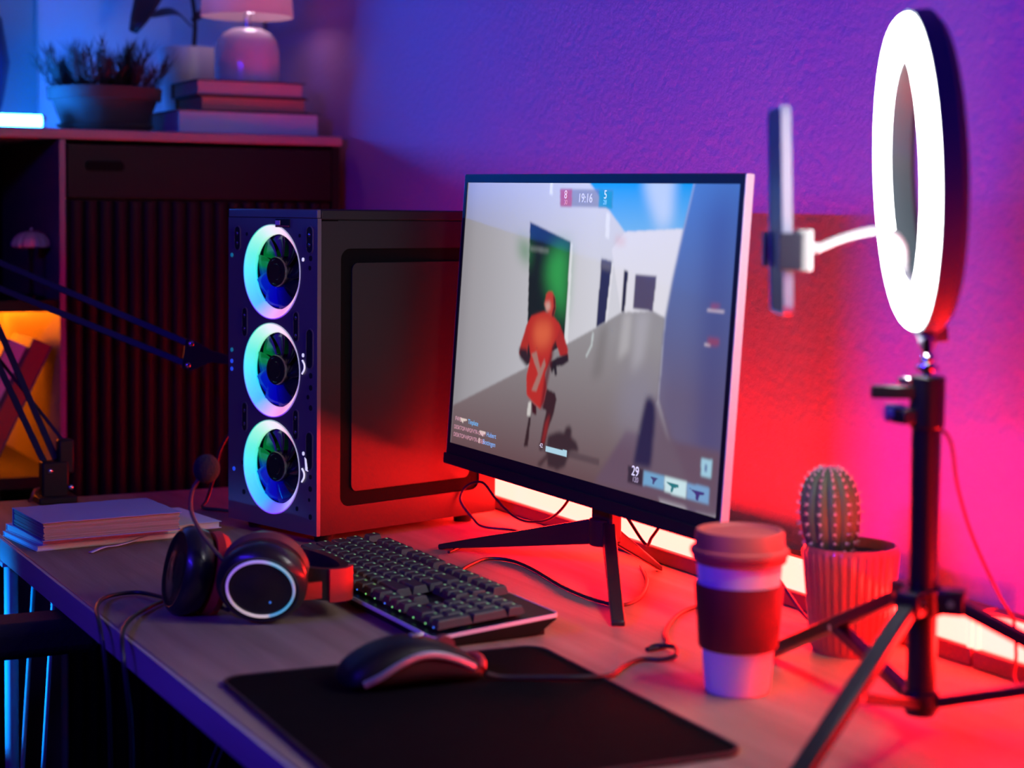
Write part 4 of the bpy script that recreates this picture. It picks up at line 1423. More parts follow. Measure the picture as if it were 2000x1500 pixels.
def earcup(c, n, upv, glow):
    n = Vector(n).normalized()
    y = Vector(upv)
    y = (y - n * y.dot(n)).normalized()
    x = y.cross(n)
    M = basis(Vector(c) - HS, x, y, n)
    sh = Matrix.Diagonal((1.0, 0.95, 1, 1)) if glow else Matrix.Diagonal((0.97, 1.02, 1, 1))
    e = obj('earcup', lathe(B(), [(0.020, -0.030), (0.036, -0.030), (0.043, -0.024), (0.0455, -0.014), (0.0455, -0.007), (0.0425, -0.001), (0.0385, 0.002), (0.0375, 0.0015)], 56, sh), M_hblack, hs)
    e.matrix_local = M
    bm = lathe(B(), [(0.0375, 0.0012), (0.0335, 0.0006), (0.016, 0.0018), (0.015, 0.0022), (0, 0.0024)], 56, sh)
    obj('cap', bm, mat('headset_cap', (0.014, 0.013, 0.014), 0.25, coat=0.3), e)
    if glow:
        gs = [(0.0, (0.30, 0.16, 0.85)), (0.10, (0.55, 0.42, 0.38)), (0.24, (0.80, 0.62, 0.42)), (0.28, (0.80, 0.62, 0.45)), (0.295, (0.02, 0.40, 0.55)), (0.42, (0.02, 0.50, 0.60)), (0.52, (0.30, 0.38, 0.65)), (0.56, (0.02, 0.45, 0.60)), (0.68, (0.05, 0.55, 0.70)), (0.72, (0.40, 0.35, 0.80)), (0.85, (0.35, 0.22, 0.90)), (1.0, (0.30, 0.16, 0.85))]
        obj('glow_ring', lathe(B(), [(0.0322, 0.0000), (0.0322, 0.0032), (0.0342, 0.0034), (0.0347, 0.0010)], 72, sh, close=True), angle_glow('headset_glow', gs, 0.55, ('X', 'Y')), e)
        obj('pin_light', ball(B(), (0.009, -0.015, 0.002), 0.0012, 8, 6), mat('pin_blue', (0.1, 0.3, 0.8), 0.4, emit=(0.05, 0.25, 0.8), estr=0.5), e)
    bm = lathe(B(), [(0.022, -0.030), (0.024, -0.044), (0.032, -0.050), (0.041, -0.046), (0.0445, -0.038), (0.042, -0.0305)], 48, sh, close=True)
    obj('cushion', bm, M_hred if not glow else M_hbrown, e)
    return e


earcup((-1.695, 0.595, 0.0400), (0.82, -0.43, -0.34), (0, 0, 1), True)
earcup((-1.792, 0.538, 0.0465), (-0.02, -0.97, 0.22), (0, 0, 1), False)


def strip(pts, h, th, name, m, off=0.0, par=None):
    P = crom([Vector(p) - HS for p in pts], 6)
    bm = B()
    prev = None
    for i, p in enumerate(P):
        d = P[min(i + 1, len(P) - 1)] - P[max(i - 1, 0)]
        s = Vector((d.y, -d.x, 0)).normalized()
        q = [bm.verts.new(p + s * (off + a * th / 2) + Vector((0, 0, b * h / 2))) for a, b in ((-1, -0.8), (1, -0.8), (1.15, 0), (1, 0.8), (-1, 0.8), (-1.15, 0))]
        if prev:
            for k in range(6):
                bm.faces.new((prev[k], prev[(k + 1) % 6], q[(k + 1) % 6], q[k]))
        else:
            bm.faces.new(q)
        prev = q
    bm.faces.new(prev[::-1])
    return obj(name, bm, m, par or hs)


arc_ = [(-1.716, 0.640, 0.040), (-1.703, 0.664, 0.037), (-1.705, 0.685, 0.036), (-1.730, 0.697, 0.035), (-1.772, 0.700, 0.035), (-1.815, 0.690, 0.036), (-1.838, 0.660, 0.039), (-1.836, 0.625, 0.043), (-1.812, 0.585, 0.046)]
strip(arc_, 0.040, 0.009, 'headband', M_hblack)
strip([(-1.703, 0.668, 0.036), (-1.704, 0.684, 0.036), (-1.716, 0.692, 0.0355)], 0.042, 0.004, 'headband_cover', M_hred, 0.0075)
strip([(-1.708, 0.628, 0.032), (-1.701, 0.644, 0.032), (-1.698, 0.660, 0.033)], 0.021, 0.006, 'yoke', M_hred, 0.002)
strip([(-1.835, 0.640, 0.044), (-1.826, 0.610, 0.046), (-1.806, 0.580, 0.048)], 0.021, 0.006, 'yoke', M_hred, -0.008)
bm = B()
tube(bm, rel([(-1.724, 0.581, 0.050), (-1.733, 0.572, 0.060), (-1.744, 0.553, 0.086), (-1.752, 0.542, 0.111), (-1.753, 0.543, 0.132), (-1.750, 0.550, 0.145), (-1.748, 0.554, 0.150)], HS), 0.0022, 8, 6)
obj('microphone_boom', bm, mat('boom', (0.10, 0.05, 0.05), 0.5), hs)
bm = B()
ball(bm, Vector((-1.747, 0.556, 0.155)) - HS, 0.0135, 20, 14, (1, 1, 1.08))
obj('microphone_foam', bm, mat('foam', (0.03, 0.02, 0.02), 0.95, bump=0.8, bscale=500), hs)
for pts in ([(-1.81, 0.535, 0.012), (-1.85, 0.540, 0.006), (-1.893, 0.525, 0.0040), (-1.88, 0.490, 0.0050), (-1.82, 0.463, 0.008), (-1.765, 0.452, 0.002), (-1.745, 0.452, -0.03), (-1.74, 0.455, -0.09), (-1.75, 0.46, -0.25)],
            [(-1.735, 0.575, 0.012), (-1.79, 0.580, 0.0045), (-1.845, 0.552, 0.0040), (-1.80, 0.505, 0.0045), (-1.735, 0.470, 0.007), (-1.685, 0.453, 0.003), (-1.665, 0.451, -0.03), (-1.66, 0.455, -0.09), (-1.68, 0.46, -0.25)]):
    bm = B()
    tube(bm, rel(pts, HS), 0.0022, 8, 6)
    obj('cable', bm, M_cable, hs)

# ------------------------------------------------------------------ notebooks
M_nb_cov = mat('notebook_grey', (0.42, 0.38, 0.56), 0.8, bump=0.3, bscale=500, var=0.08)  # grey-blue cover with some of the room's violet light mixed into its colour
M_nb_page = mat('notebook_pages', (0.44, 0.33, 0.24), 0.9, var=0.6, vscale=4, stretch=(1, 1, 260))
M_nb_white = mat('notebook_white', (0.78, 0.76, 0.74), 0.8, var=0.05)


def notebook(label, c, rz, L, W, z, T, cov, page, worn):
    t = thing('notebook', label, 'notebook', (c[0], c[1], z), rz)
    ct = 0.0009 if worn else 0.0007
    rnd = random.Random(int(T * 9000))
    bm = B()
    n = 14 if worn else 4
    for i in range(n):
        z0 = ct + (T - 2 * ct) * i / n
        z1 = ct + (T - 2 * ct) * (i + 1) / n
        d = rnd.uniform(-0.002, 0.0012) if worn else 0
        box2(bm, (-L / 2 + 0.002 + abs(d), -W / 2 + 0.003 + d * 0.5, z0), (L / 2 - 0.002 + d, W / 2 - 0.001, z1))
    obj('pages', bm, page, t, smooth=False)
    obj('cover', box2(B(), (-L / 2, -W / 2, 0), (L / 2, W / 2, ct - 0.0001)), cov, t, smooth=False)
    bm = B()
    N = 20
    lo, hi = [], []
    for i in range(N + 1):
        x = -L / 2 + L * i / N
        dz_ = [(rnd.uniform(0.0, 0.0009) if worn else 0.0) for j in range(7)]
        lo.append([bm.verts.new((x, -W / 2 + W * j / 6, T - ct + 0.0001 + dz_[j])) for j in range(7)])
        hi.append([bm.verts.new((x, -W / 2 + W * j / 6, T + dz_[j])) for j in range(7)])
    for g in (lo, hi):
        for a, b in zip(g[:-1], g[1:]):
            for j in range(6):
                bm.faces.new((a[j], b[j], b[j + 1], a[j + 1]))
    rim = lambda g: [r_[0] for r_ in g] + g[-1][1:] + [r_[6] for r_ in g[::-1]][1:] + g[0][1:6][::-1]
    ra, rb_ = rim(lo), rim(hi)
    for k in range(len(ra)):
        q = (k + 1) % len(ra)
        bm.faces.new((ra[k], ra[q], rb_[q], rb_[k]))
    obj('cover', bm, cov, t)
    obj('spine', box2(B(), (-L / 2 + 0.001, W / 2 + 0.0001, 0), (L / 2 - 0.001, W / 2 + 0.0009, T)), cov, t, smooth=False)
    return t


# long side along the camera-facing edge; rz turns local x towards +y
nb1 = notebook('thin pale notebook at the bottom of the notebook pile', (-2.262, 0.571), R(97), 0.190, 0.125, 0.0004, 0.0062, M_nb_white, M_nb_white, False)
nb2 = notebook('thin notebook with cream pages in the middle of the pile', (-2.268, 0.600), R(98), 0.238, 0.128, 0.0070, 0.0085, M_nb_white, M_page, False)
nb3 = notebook('thick worn notebook with a grey-blue cover on top of the pile', (-2.236, 0.569), R(94), 0.176, 0.128, 0.0160, 0.0220, M_nb_cov, M_nb_page, True)
bm = B()
P = crom([Vector((-2.250, 0.655, 0.008)), Vector((-2.222, 0.640, 0.007)), Vector((-2.195, 0.605, 0.0035)), Vector((-2.178, 0.580, 0.0025)), Vector((-2.165, 0.560, 0.004)), Vector((-2.150, 0.540, 0.0015))], 5)
prev = None
for i, p in enumerate(P):
    d = P[min(i + 1, len(P) - 1)] - P[max(0, i - 1)]
    s = Vector((d.y, -d.x, 0)).normalized() * 0.0035
    q = [bm.verts.new(p - s - Vector((-2.236, 0.569, 0.016))), bm.verts.new(p + s - Vector((-2.236, 0.569, 0.016)))]
    if prev:
        bm.faces.new((prev[0], prev[1], q[1], q[0]))
    prev = q
rb = obj('ribbon', bm, mat('ribbon_white', (0.75, 0.72, 0.72), 0.6), nb3, label='pale ribbon bookmark')
rb.rotation_euler = (0, 0, -R(94))
sm = rb.modifiers.new('solid', 'SOLIDIFY')
sm.thickness = 0.0005

# ------------------------------------------------------------------ folding microphone arm clamped to the desk
AO = Vector((-2.560, 0.592, 0))
arm = thing('microphone_arm', 'black folding microphone arm clamped to the far desk end', 'microphone arm', AO)


M_armblack = mat('arm_black', (0.012, 0.012, 0.013), 0.5, var=0.1)


def abar(p0, p1, name, wd=0.0095, th=0.006):
    p0, p1 = Vector(p0) - AO, Vector(p1) - AO
    d = (p1 - p0).normalized()
    vw = (p0 + AO - Vector((0, 0, 0.415))).normalized()
    s = d.cross(vw).normalized()
    n = d.cross(s)
    M = basis((p0 + p1) / 2, d, s, n)
    return obj(name, box(B(), (0, 0, 0), ((p1 - p0).length, wd, th), M), M_armblack, arm, bevel=0.001)


abar((-2.571, 0.583, 0.048), (-2.698, 0.481, 0.322), 'lower_bar')
abar((-2.567, 0.596, 0.058), (-2.691, 0.498, 0.344), 'lower_bar')
abar((-2.561, 0.610, 0.078), (-2.665, 0.531, 0.204), 'spring', 0.005, 0.005)
abar((-2.693, 0.494, 0.357), (-2.488, 0.767, 0.224), 'upper_bar')
abar((-2.691, 0.494, 0.318), (-2.485, 0.769, 0.193), 'upper_bar')
el = Vector((-2.695, 0.489, 0.335)) - AO
bm = B()
cyl(bm, el + Vector((-0.008, 0, 0)), el + Vector((0.008, 0, 0)), 0.026, n=24)
obj('elbow_plate', bm, M_armblack, arm)
bm = B()
Mx = basis(Vector((-2.490, 0.767, 0.209)) - AO, Vector((0.25, 0.95, -0.15)).normalized(), Vector((0.0, 0.15, 0.98)).normalized(), Vector((0.96, -0.25, 0.03)).normalized())
prism(bm, [(-0.008, -0.020), (0.006, -0.022), (0.032, -0.006), (0.060, -0.006), (0.060, 0.006), (0.030, 0.010), (0.006, 0.020), (-0.008, 0.022)], -0.006, 0.006, Mx)
obj('end_bracket', bm, M_armblack, arm)
M_bolt = mat('bolt_steel', (0.75, 0.75, 0.78), 0.18, 1.0)
for yy in (-0.015, 0.0155):
    obj('bolt', ball(B(), (0.0, yy, 0.0062), 0.0042, 12, 8, (1, 1, 0.6), Mx), M_bolt, arm)
bm = B()
box2(bm, (-0.012, -0.020, 0.004), (0.012, 0.018, 0.058))
box2(bm, (-0.010, 0.004, 0.040), (0.010, 0.026, 0.088))
obj('pivot_block', bm, M_black, arm, bevel=0.003)
bm = B()
box2(bm, (-0.028, -0.028, 0.0004), (0.030, 0.026, 0.010))
box2(bm, (-0.044, -0.020, -0.075), (-0.034, 0.020, 0.010))
box2(bm, (-0.044, -0.020, -0.075), (0.020, 0.020, -0.066))
obj('desk_clamp', bm, M_black, arm, bevel=0.002)
bm = B()
cyl(bm, (0.0, 0, -0.09), (0.0, 0, -0.032), 0.005, n=12)
cyl(bm, (-0.014, 0, -0.094), (0.014, 0, -0.094), 0.003, n=10)
obj('clamp_screw', bm, M_bolt, arm)
for q in (Vector((0.0125, -0.009, 0.045)), Vector((0.0125, 0.020, 0.020))):
    obj('bolt', ball(B(), q, 0.0040, 12, 8, (0.6, 1, 1)), M_bolt, arm)
bm = B()
tube(bm, [(0.0, -0.021, 0.020), (0.008, -0.030, 0.018), (0.008, -0.034, 0.008), (0.0, -0.036, 0.003)], 0.0022, 8)
obj('tension_lever', bm, mat('lever_red', (0.25, 0.05, 0.04), 0.4), arm)

# ------------------------------------------------------------------ reusable coffee cup
cup = thing('coffee_cup', 'white reusable coffee cup with red lid and ribbed red sleeve', 'cup', (-1.296, 0.892, 0))
M_cupw = mat('cup_white', (0.86, 0.85, 0.86), 0.45, var=0.02)
M_sil = mat('silicone_red', (0.52, 0.085, 0.065), 0.6, var=0.04)
M_sleeve = mat('sleeve_red', (0.20, 0.012, 0.012), 0.6, var=0.04)
obj('body', lathe(B(), [(0, 0.0004), (0.0270, 0.0004), (0.0285, 0.003), (0.0375, 0.118), (0.0385, 0.1185), (0.0385, 0.1205), (0.0365, 0.1205), (0.0270, 0.006), (0, 0.006)], 56), M_cupw, cup)
rib = lambda tt, z: 1 + 0.006 * math.cos(tt * 60)
obj('sleeve', lathe(B(), [(0.0320, 0.0395), (0.0338, 0.0395), (0.0345, 0.041), (0.0385, 0.0935), (0.0382, 0.0955), (0.0360, 0.0955)], 240, mod=lambda tt, z: rib(tt, z) if 0.040 < z < 0.0945 else 1.0), M_sleeve, cup)
obj('lid', lathe(B(), [(0.0388, 0.1150), (0.0405, 0.1148), (0.0412, 0.118), (0.0412, 0.1205), (0.0428, 0.1212), (0.0432, 0.1245), (0.0425, 0.1262), (0.0400, 0.1270), (0.0392, 0.1290), (0.0386, 0.1400), (0.0375, 0.1420), (0.0355, 0.1424), (0.0340, 0.1412), (0.0325, 0.1392), (0.010, 0.1384), (0.006, 0.1396), (0, 0.1398)], 56), M_sil, cup)

# ------------------------------------------------------------------ cactus in a fluted pot
cac = thing('potted_cactus', 'ribbed round cactus in a fluted pot beside the tripod', 'potted plant', (-1.372, 1.072, 0))
flute = lambda tt, z: 1 + 0.050 * abs(math.sin(tt * 17)) if 0.004 < z < 0.098 else 1.01
obj('pot', lathe(B(), [(0, 0.0005), (0.0345, 0.0005), (0.0350, 0.003), (0.0358, 0.006), (0.0440, 0.096), (0.0448, 0.0985), (0.0440, 0.1025), (0.0415, 0.1025), (0.0405, 0.098), (0.0395, 0.088), (0, 0.088)], 204, mod=lambda tt, z: flute(tt, z) if 0.0035 < z < 0.0975 else 1.0), mat('pot_glaze', (0.42, 0.10, 0.085), 0.22, coat=0.5, var=0.05), cac)
obj('soil', lathe(B(), [(0, 0.094), (0.0398, 0.093)], 30), mat('soil', (0.03, 0.02, 0.015)), cac)
CO = Vector((-0.010, -0.016, 0.090))
NR = 13
cprof = [(0.014, 0.0), (0.021, 0.008), (0.0262, 0.024), (0.0280, 0.042), (0.0268, 0.058), (0.0225, 0.072), (0.015, 0.081), (0.007, 0.0845), (0.0, 0.0835)]
ribm = lambda tt: 1 + 0.10 * (abs(math.cos(tt * NR / 2)) ** 0.8 - 0.5)
tilt = Matrix.Translation(CO) @ Matrix.Rotation(R(-4), 4, 'Y')
bd = obj('cactus_body', lathe(B(), cprof, NR * 8, tilt, mod=lambda tt, z: ribm(tt)), mat('cactus_green', (0.105, 0.155, 0.060), 0.5, var=0.2, vscale=40), cac)
bm = B()
rnd = random.Random(2)
for k in range(NR):
    a = 2 * PI * k / NR
    for f in np.linspace(0.05, 0.98, 13):
        s = f * (len(cprof) - 2)
        i = int(s)
        u_ = s - i
        r_ = cprof[i][0] * (1 - u_) + cprof[i + 1][0] * u_
        z_ = cprof[i][1] * (1 - u_) + cprof[i + 1][1] * u_
        p = Vector((r_ * 1.05 * math.cos(a), r_ * 1.05 * math.sin(a), z_))
        ball(bm, p, 0.0013, 6, 4, M=tilt)
        o_ = Vector((p.x, p.y, (z_ - 0.035) * 0.9)).normalized()
        for _ in range(5):
            d = (o_ + Vector((rnd.uniform(-.8, .8), rnd.uniform(-.8, .8), rnd.uniform(-.8, .8)))).normalized()
            cyl(bm, tilt @ p, tilt @ (p + d * 0.0042), 0.00028, 0.0001, 4, False)
obj('spines', bm, mat('cactus_spine', (0.75, 0.60, 0.48), 0.7), bd, kind='stuff')

# ------------------------------------------------------------------ ring light on a table tripod
TP = Vector((-1.129, 0.955, 0))
rl_ = thing('ring_light', 'white ring light on a black tripod with a phone clamp', 'ring light', TP)
M_tri = mat('tripod_black', (0.016, 0.015, 0.017), 0.32, 0.1, var=0.1)
HUBZ, COLZ = 0.108, 0.026
bm = B()
cyl(bm, (0, 0, 0.014), (0, 0, 0.262), 0.0118, n=28)
obj('column', bm, M_tri, rl_)
bm = B()
cyl(bm, (0, 0, HUBZ - 0.012), (0, 0, HUBZ + 0.010), 0.0165, n=28)
hub = obj('hub', bm, M_tri, rl_, bevel=0.0015)
bm = B()
cyl(bm, (0, 0, COLZ - 0.008), (0, 0, COLZ + 0.008), 0.0150, n=28)
obj('collar', bm, M_tri, rl_, bevel=0.0015)
for ang in LEG_ANG:
    d = Vector((math.cos(R(ang)), math.sin(R(ang)), 0))
    s = Vector((-d.y, d.x, 0))
    p0 = d * 0.024 + Vector((0, 0, HUBZ))
    p1 = d * 0.252 + Vector((0, 0, 0.006))
    dd = (p1 - p0).normalized()
    n = dd.cross(s)
    M = basis((p0 + p1) / 2, dd, s, n)
    lg = obj('leg', box(B(), (0, 0, 0), ((p1 - p0).length, 0.0150, 0.0105), M), M_tri, rl_, bevel=0.002)
    bm = B()
    box(bm, (0, 0, 0), (0.024, 0.020, 0.020), basis(d * 0.022 + Vector((0, 0, HUBZ)), d, s, Vector((0, 0, 1))))
    obj('leg_joint', bm, M_tri, lg, bevel=0.002)
    bm = B()
    ball(bm, p1 + Vector((0, 0, 0.000)), 0.0078, 14, 10, (1, 1, 0.75))
    obj('rubber_foot', bm, M_black, lg)
    q0 = d * 0.014 + Vector((0, 0, COLZ))
    q1 = p0 * 0.53 + p1 * 0.47 - Vector((0, 0, 0.004))
    de = (q1 - q0).normalized()
    M2 = basis((q0 + q1) / 2, de, s, de.cross(s))
    br = obj('brace', box(B(), (0, 0, 0), ((q1 - q0).length, 0.0125, 0.0085), M2), M_tri, rl_, bevel=0.001)
    bm = B()
    cyl(bm, q1 - s * 0.008, q1 + s * 0.008, 0.0032, n=12)
    obj('rivet', bm, M_bolt, br)
    obj('rivet', cyl(B(), p0 - s * 0.0115, p0 + s * 0.0115, 0.0032, n=12), M_bolt, lg)
bm = B()
cyl(bm, (0, 0, 0.246), (0, 0, 0.288), 0.0140, n=28)
box2(bm, (-0.016, -0.026, 0.250), (0.004, 0.0, 0.262))
obj('clamp_block', bm, M_tri, rl_, bevel=0.002)
bm = B()
Ml = basis(Vector((-0.006, -0.014, 0.280)), Vector((-0.46, -0.89, 0)).normalized(), Vector((0.89, -0.46, 0)), Vector((0, 0, 1)))
prism(bm, [(-0.004, -0.007), (0.012, -0.008), (0.030, -0.004), (0.030, 0.004), (0.012, 0.008), (-0.004, 0.007)], -0.010, 0.0, Ml)
obj('clamp_lever', bm, M_tri, rl_, bevel=0.001)
bm = B()
cyl(bm, (-0.010, -0.012, 0.2812), (-0.010, -0.012, 0.2865), 0.0078, n=24)
obj('lever_cap', bm, M_bolt, rl_, bevel=0.001)
bm = B()
cyl(bm, (-0.010, -0.014, 0.2575), (-0.018, -0.028, 0.2575), 0.0072, n=20)
obj('clamp_knob', bm, mat('knob_blue', (0.03, 0.05, 0.35), 0.35), rl_, bevel=0.001)
# steel rod, flange and ball joint below the ring
bm = B()
cyl(bm, (0, 0, 0.286), (-0.001, 0, 0.318), 0.0042, n=20)
lathe(bm, [(0, 0.292), (0.0085, 0.292), (0.0092, 0.2945), (0.0085, 0.297), (0, 0.297)], 28)
ball(bm, (0.0, 0, 0.301), 0.0062, 16, 10)
obj('steel_rod', bm, mat('chrome', (0.85, 0.85, 0.88), 0.08, 1.0, var=0.02), rl_)
# ring: local z points out of the lit face
RN = Vector(RING_N).normalized()
rxv = Vector((0, 0, 1)).cross(RN).normalized()
ryv = RN.cross(rxv)
RC = Vector(RING_C) - TP
MR = basis(RC, rxv, ryv, RN)
ro, ri = 0.1275, 0.0925
hs_ = obj('ring_housing', lathe(B(), [(ri - 0.002, 0.001), (ri - 0.002, -0.016), (ri + 0.004, -0.021), (ro - 0.005, -0.021), (ro + 0.002, -0.015), (ro + 0.002, 0.001), (ro - 0.001, 0.001), (ro - 0.002, -0.001), (ri + 0.001, -0.001), (ri, 0.001)], 96, close=True), mat('ring_back', (0.05, 0.085, 0.10), 0.5), rl_)
hs_.matrix_local = MR
df = obj('ring_diffuser', lathe(B(), [((ro + ri) / 2 - (ro - ri - 0.001) / 2 * math.cos(PI * k / 12), 0.0005 + 0.0110 * math.sin(PI * k / 12)) for k in range(13)], 96, close=True), mat('ring_diffuser', (0.9, 0.9, 0.9), 0.5, emit=(1.0, 0.97, 0.95), estr=RING_E), rl_)
df.matrix_local = MR
bm = B()
bot = RC - ryv * 0.131
cyl(bm, bot + ryv * 0.006 - RN * 0.008, Vector((-0.001, 0, 0.312)), 0.0085, 0.0065, n=20)
box(bm, (0, 0, 0), (0.014, 0.012, 0.016), basis(bot - RN * 0.017 + rxv * 0.0, rxv, ryv, RN))
obj('ring_bracket', bm, mat('bracket_grey', (0.25, 0.25, 0.26), 0.4), rl_, bevel=0.001)
# gooseneck with its phone clamp
bm = B()
gp = [RC - ryv * 0.092 - RN * 0.004, Vector((-1.178, 0.972, 0.368)) - TP, Vector((-1.172, 0.962, 0.392)) - TP, Vector((-1.163, 0.938, 0.403)) - TP, Vector((-1.166, 0.917, 0.4015)) - TP, Vector((-1.170, 0.896, 0.396)) - TP, Vector((-1.172, 0.876, 0.3885)) - TP]
gpp = crom(gp, 10)
nn = len(gpp)
tube(bm, gp, lambda t_: 0.0033 + 0.0004 * math.sin(t_ * 160), 12, 26)
obj('gooseneck', bm, mat('gooseneck_grey', (0.34, 0.34, 0.36), 0.4, 0.2), rl_)
cd = Vector((-0.46, -0.888, 0))
cs = Vector((0.888, -0.46, 0))
MC = basis(Vector((-1.177, 0.862, 0.3870)) - TP, cd, cs, Vector((0, 0, 1)))
bm = B()
prism(bm, rrect(0.013, 0.017, 0.003, 3, -0.0035, 0), -0.0165, 0.0165, MC)
cyl(bm, MC @ Vector((-0.008, 0, 0.002)), MC @ Vector((-0.016, 0, 0.002)), 0.0045, 0.0040, n=16)
obj('clamp_body', bm, mat('clamp_grey', (0.30, 0.33, 0.34), 0.4), rl_, bevel=0.001)
bm2 = B()
box(bm2, (0.0045, 0, 0), (0.0020, 0.092, 0.0285), MC)
box(bm2, (0.0130, 0.0455, 0), (0.0165, 0.0035, 0.0285), MC)
box(bm2, (0.0130, -0.0455, 0), (0.0165, 0.0035, 0.0285), MC)
box(bm2, (0.0215, 0.0425, 0), (0.0030, 0.0095, 0.0285), MC)
box(bm2, (0.0215, -0.0425, 0), (0.0030, 0.0095, 0.0285), MC)
obj('clamp_jaws', bm2, mat('clamp_dark', (0.05, 0.06, 0.075), 0.45), rl_, smooth=False, bevel=0.0006)
bm = B()
tube(bm, rel([(-1.1385, 0.965, 0.248), (-1.136, 0.985, 0.235), (-1.165, 1.02, 0.19), (-1.19, 1.06, 0.14), (-1.200, 1.10, 0.085), (-1.200, 1.118, 0.060), (-1.200, 1.122, 0.03), (-1.19, 1.118, 0.003), (-1.10, 1.115, 0.003), (-0.95, 1.11, 0.003)], TP), 0.0016, 8, 6)
obj('power_cable', bm, mat('cable_red', (0.14, 0.03, 0.03), 0.5), rl_)

# phone gripped by the clamp
ph = thing('smartphone', 'slim dark phone with a silver rim held upright in the clamp', 'phone', Vector((-1.177, 0.862, 0.3870)) + cd * 0.0130 + Vector((0, 0, -0.049)))
MPh = basis((0, 0, 0.0805), cs, Vector((0, 0, 1)), cs.cross(Vector((0, 0, 1))))
tl = Matrix.Rotation(R(1.8), 4, Vector((0.888, -0.46, 0)))
MPh = tl @ MPh
bm = B()
ringprism(bm, rrect(0.078, 0.163, 0.009, 6), rrect(0.0750, 0.160, 0.008, 6), -0.0038, 0.0038, MPh)
obj('rim', bm, mat('phone_silver', (0.82, 0.84, 0.86), 0.25, 0.4), ph)
bm = B()
prism(bm, rrect(0.0748, 0.1598, 0.008, 6), 0.0, 0.0030, MPh)
obj('glass', bm, mat('phone_glass', (0.012, 0.012, 0.03), 0.4, spec=0.3), ph)
bm = B()
prism(bm, rrect(0.0748, 0.1598, 0.008, 6), -0.0030, -0.0002, MPh)
obj('back_cover', bm, mat('phone_back', (0.03, 0.03, 0.07), 0.45, spec=0.3), ph)

# ------------------------------------------------------------------ loose cables on the desk
cb1 = thing('power_cable', 'looping black cable between the computer and the monitor foot', 'cable', (-2.08, 1.03, 0))
bm = B()
tube(bm, rel([(-1.972, 0.932, 0.0022), (-2.00, 0.965, 0.0022), (-2.045, 1.028, 0.0022), (-2.040, 1.062, 0.003), (-2.070, 1.072, 0.003), (-2.105, 1.045, 0.004), (-2.126, 1.040, 0.012), (-2.144, 1.030, 0.034), (-2.146, 1.040, 0.052), (-2.120, 1.050, 0.060), (-2.085, 1.052, 0.044), (-2.05, 1.06, 0.026), (-2.02, 1.07, 0.022), (-1.965, 1.07, 0.036), (-1.91, 1.065, 0.070), (-1.87, 1.06, 0.12)], (-2.08, 1.03, 0)), 0.0018, 8, 7)
obj('cord', bm, M_cable, cb1)
cb2 = thing('video_cable', 'thick cable with a ferrite bead hanging under the monitor', 'cable', (-1.68, 1.07, 0))
bm = B()
tube(bm, rel([(-1.82, 1.055, 0.13), (-1.815, 1.072, 0.085), (-1.80, 1.085, 0.055), (-1.765, 1.085, 0.035), (-1.735, 1.075, 0.050), (-1.700, 1.075, 0.078), (-1.672, 1.085, 0.080), (-1.655, 1.093, 0.058), (-1.630, 1.095, 0.045), (-1.60, 1.095, 0.053), (-1.57, 1.095, 0.068), (-1.53, 1.100, 0.040), (-1.48, 1.105, 0.004), (-1.44, 1.11, 0.003)], (-1.68, 1.07, 0)), 0.0019, 8, 7)
obj('cord', bm, M_cable, cb2)
bm = B()
cyl(bm, Vector((-1.645, 1.094, 0.050)) - Vector((-1.68, 1.07, 0)), Vector((-1.608, 1.0955, 0.0515)) - Vector((-1.68, 1.07, 0)), 0.0075, n=20)
obj('ferrite_bead', bm, mat('bead', (0.10, 0.03, 0.03), 0.5), cb2, bevel=0.0015)
cb3 = thing('usb_cable', 'thin bent black cable beside the far side of the computer', 'cable', (-2.42, 0.79, 0))
bm = B()
tube(bm, rel([(-2.335, 0.800, 0.003), (-2.375, 0.778, 0.003), (-2.405, 0.760, 0.003), (-2.425, 0.772, 0.010), (-2.435, 0.784, 0.035), (-2.440, 0.80, 0.085), (-2.455, 0.84, 0.12), (-2.47, 0.90, 0.14)], (-2.42, 0.79, 0)), 0.0024, 8, 6)
obj('cord', bm, M_cable, cb3)
cb4 = thing('hanging_cable', 'two thin strands of cable hanging under the front of the desk', 'cable', (-1.6, 0.53, -0.03))
for dx_ in (0.0, 0.016):
    bm = B()
    tube(bm, [(0.035 + dx_, 0.0, 0.0015), (0.0 + dx_, 0.0, -0.03), (-0.06 + dx_, 0.002, -0.09), (-0.16 + dx_, 0.01, -0.20), (-0.22 + dx_, 0.05, -0.36), (-0.20 + dx_, 0.20, -0.708)], 0.0011, 6, 6)
    obj('strand', bm, mat('cable_violet', (0.10, 0.08, 0.12), 0.5), cb4)

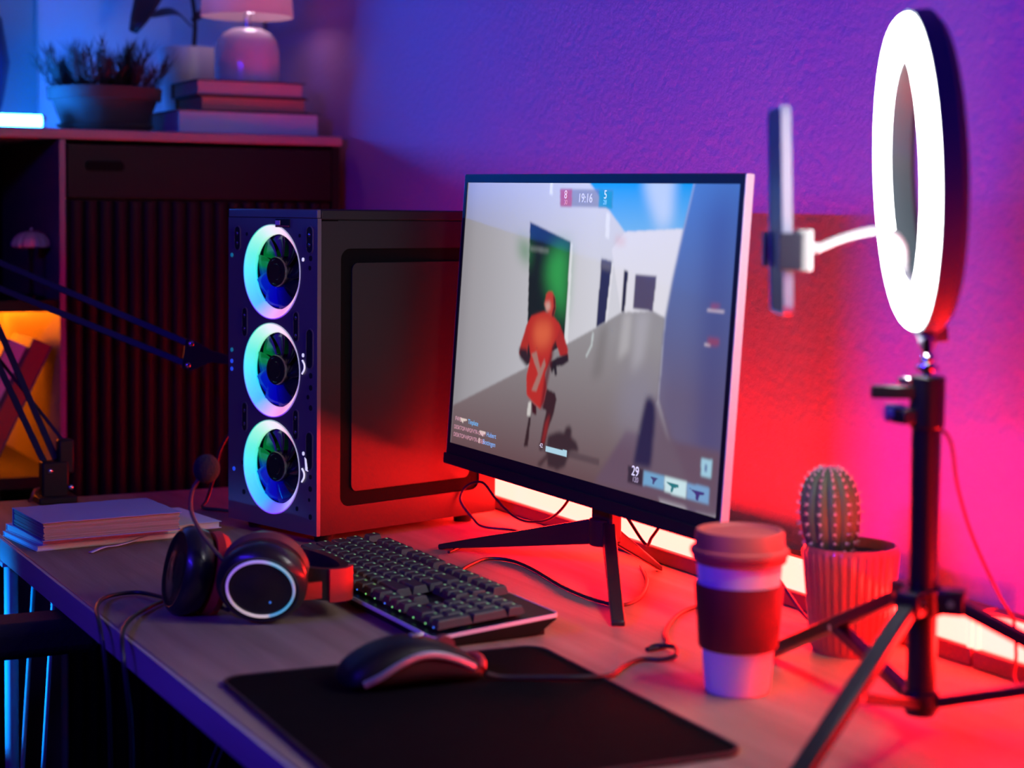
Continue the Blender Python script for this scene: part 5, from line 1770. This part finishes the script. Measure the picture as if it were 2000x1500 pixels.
# ------------------------------------------------------------------ office chair, mostly outside the frame
ch = thing('office_chair', 'dark office chair whose armrest reaches in under the desk', 'chair', (-2.27, 0.08, FZ))
M_chair = mat('chair_fabric', (0.018, 0.016, 0.017), 0.8, bump=0.3, bscale=300)
obj('seat', box2(B(), (-0.24, -0.25, 0.42), (0.24, 0.24, 0.49)), M_chair, ch, bevel=0.03, bseg=4)
obj('backrest', box2(B(), (-0.22, -0.30, 0.55), (0.22, -0.24, 1.10)), M_chair, ch, bevel=0.03, bseg=4)
bm = B()
box2(bm, (-0.03, -0.32, 0.40), (0.03, -0.30, 0.80))
box2(bm, (-0.03, -0.32, 0.40), (0.03, 0.0, 0.42))
obj('back_bracket', bm, M_black, ch, bevel=0.004)
for s in (-1, 1):
    obj('armrest', box2(B(), (s * 0.27 - 0.035, 0.10, 0.664), (s * 0.27 + 0.035, 0.425, 0.704)), M_chair, ch, bevel=0.012, bseg=4)
    bm = B()
    box2(bm, (s * 0.27 - 0.015, 0.12, 0.43), (s * 0.27 + 0.015, 0.19, 0.664))
    box2(bm, (min(s * 0.20, s * 0.285), 0.12, 0.405), (max(s * 0.20, s * 0.285), 0.19, 0.43))
    obj('arm_post', bm, M_black, ch, bevel=0.004)
bm = B()
cyl(bm, (0, 0, 0.09), (0, 0, 0.42), 0.024, n=20)
obj('gas_column', bm, M_black, ch)
for k in range(5):
    a = 2 * PI * k / 5 + 0.3
    d = Vector((math.cos(a), math.sin(a), 0))
    bm = B()
    cyl(bm, d * 0.02 + Vector((0, 0, 0.10)), d * 0.28 + Vector((0, 0, 0.070)), 0.024, 0.016, n=10)
    obj('base_spoke', bm, M_black, ch)
    bm = B()
    cyl(bm, d * 0.28 + Vector((-d.y * 0.02, d.x * 0.02, 0.0285)), d * 0.28 + Vector((d.y * 0.02, -d.x * 0.02, 0.0285)), 0.028, n=20)
    cyl(bm, d * 0.28 + Vector((0, 0, 0.03)), d * 0.28 + Vector((0, 0, 0.075)), 0.008, n=10)
    obj('caster', bm, M_black, ch)
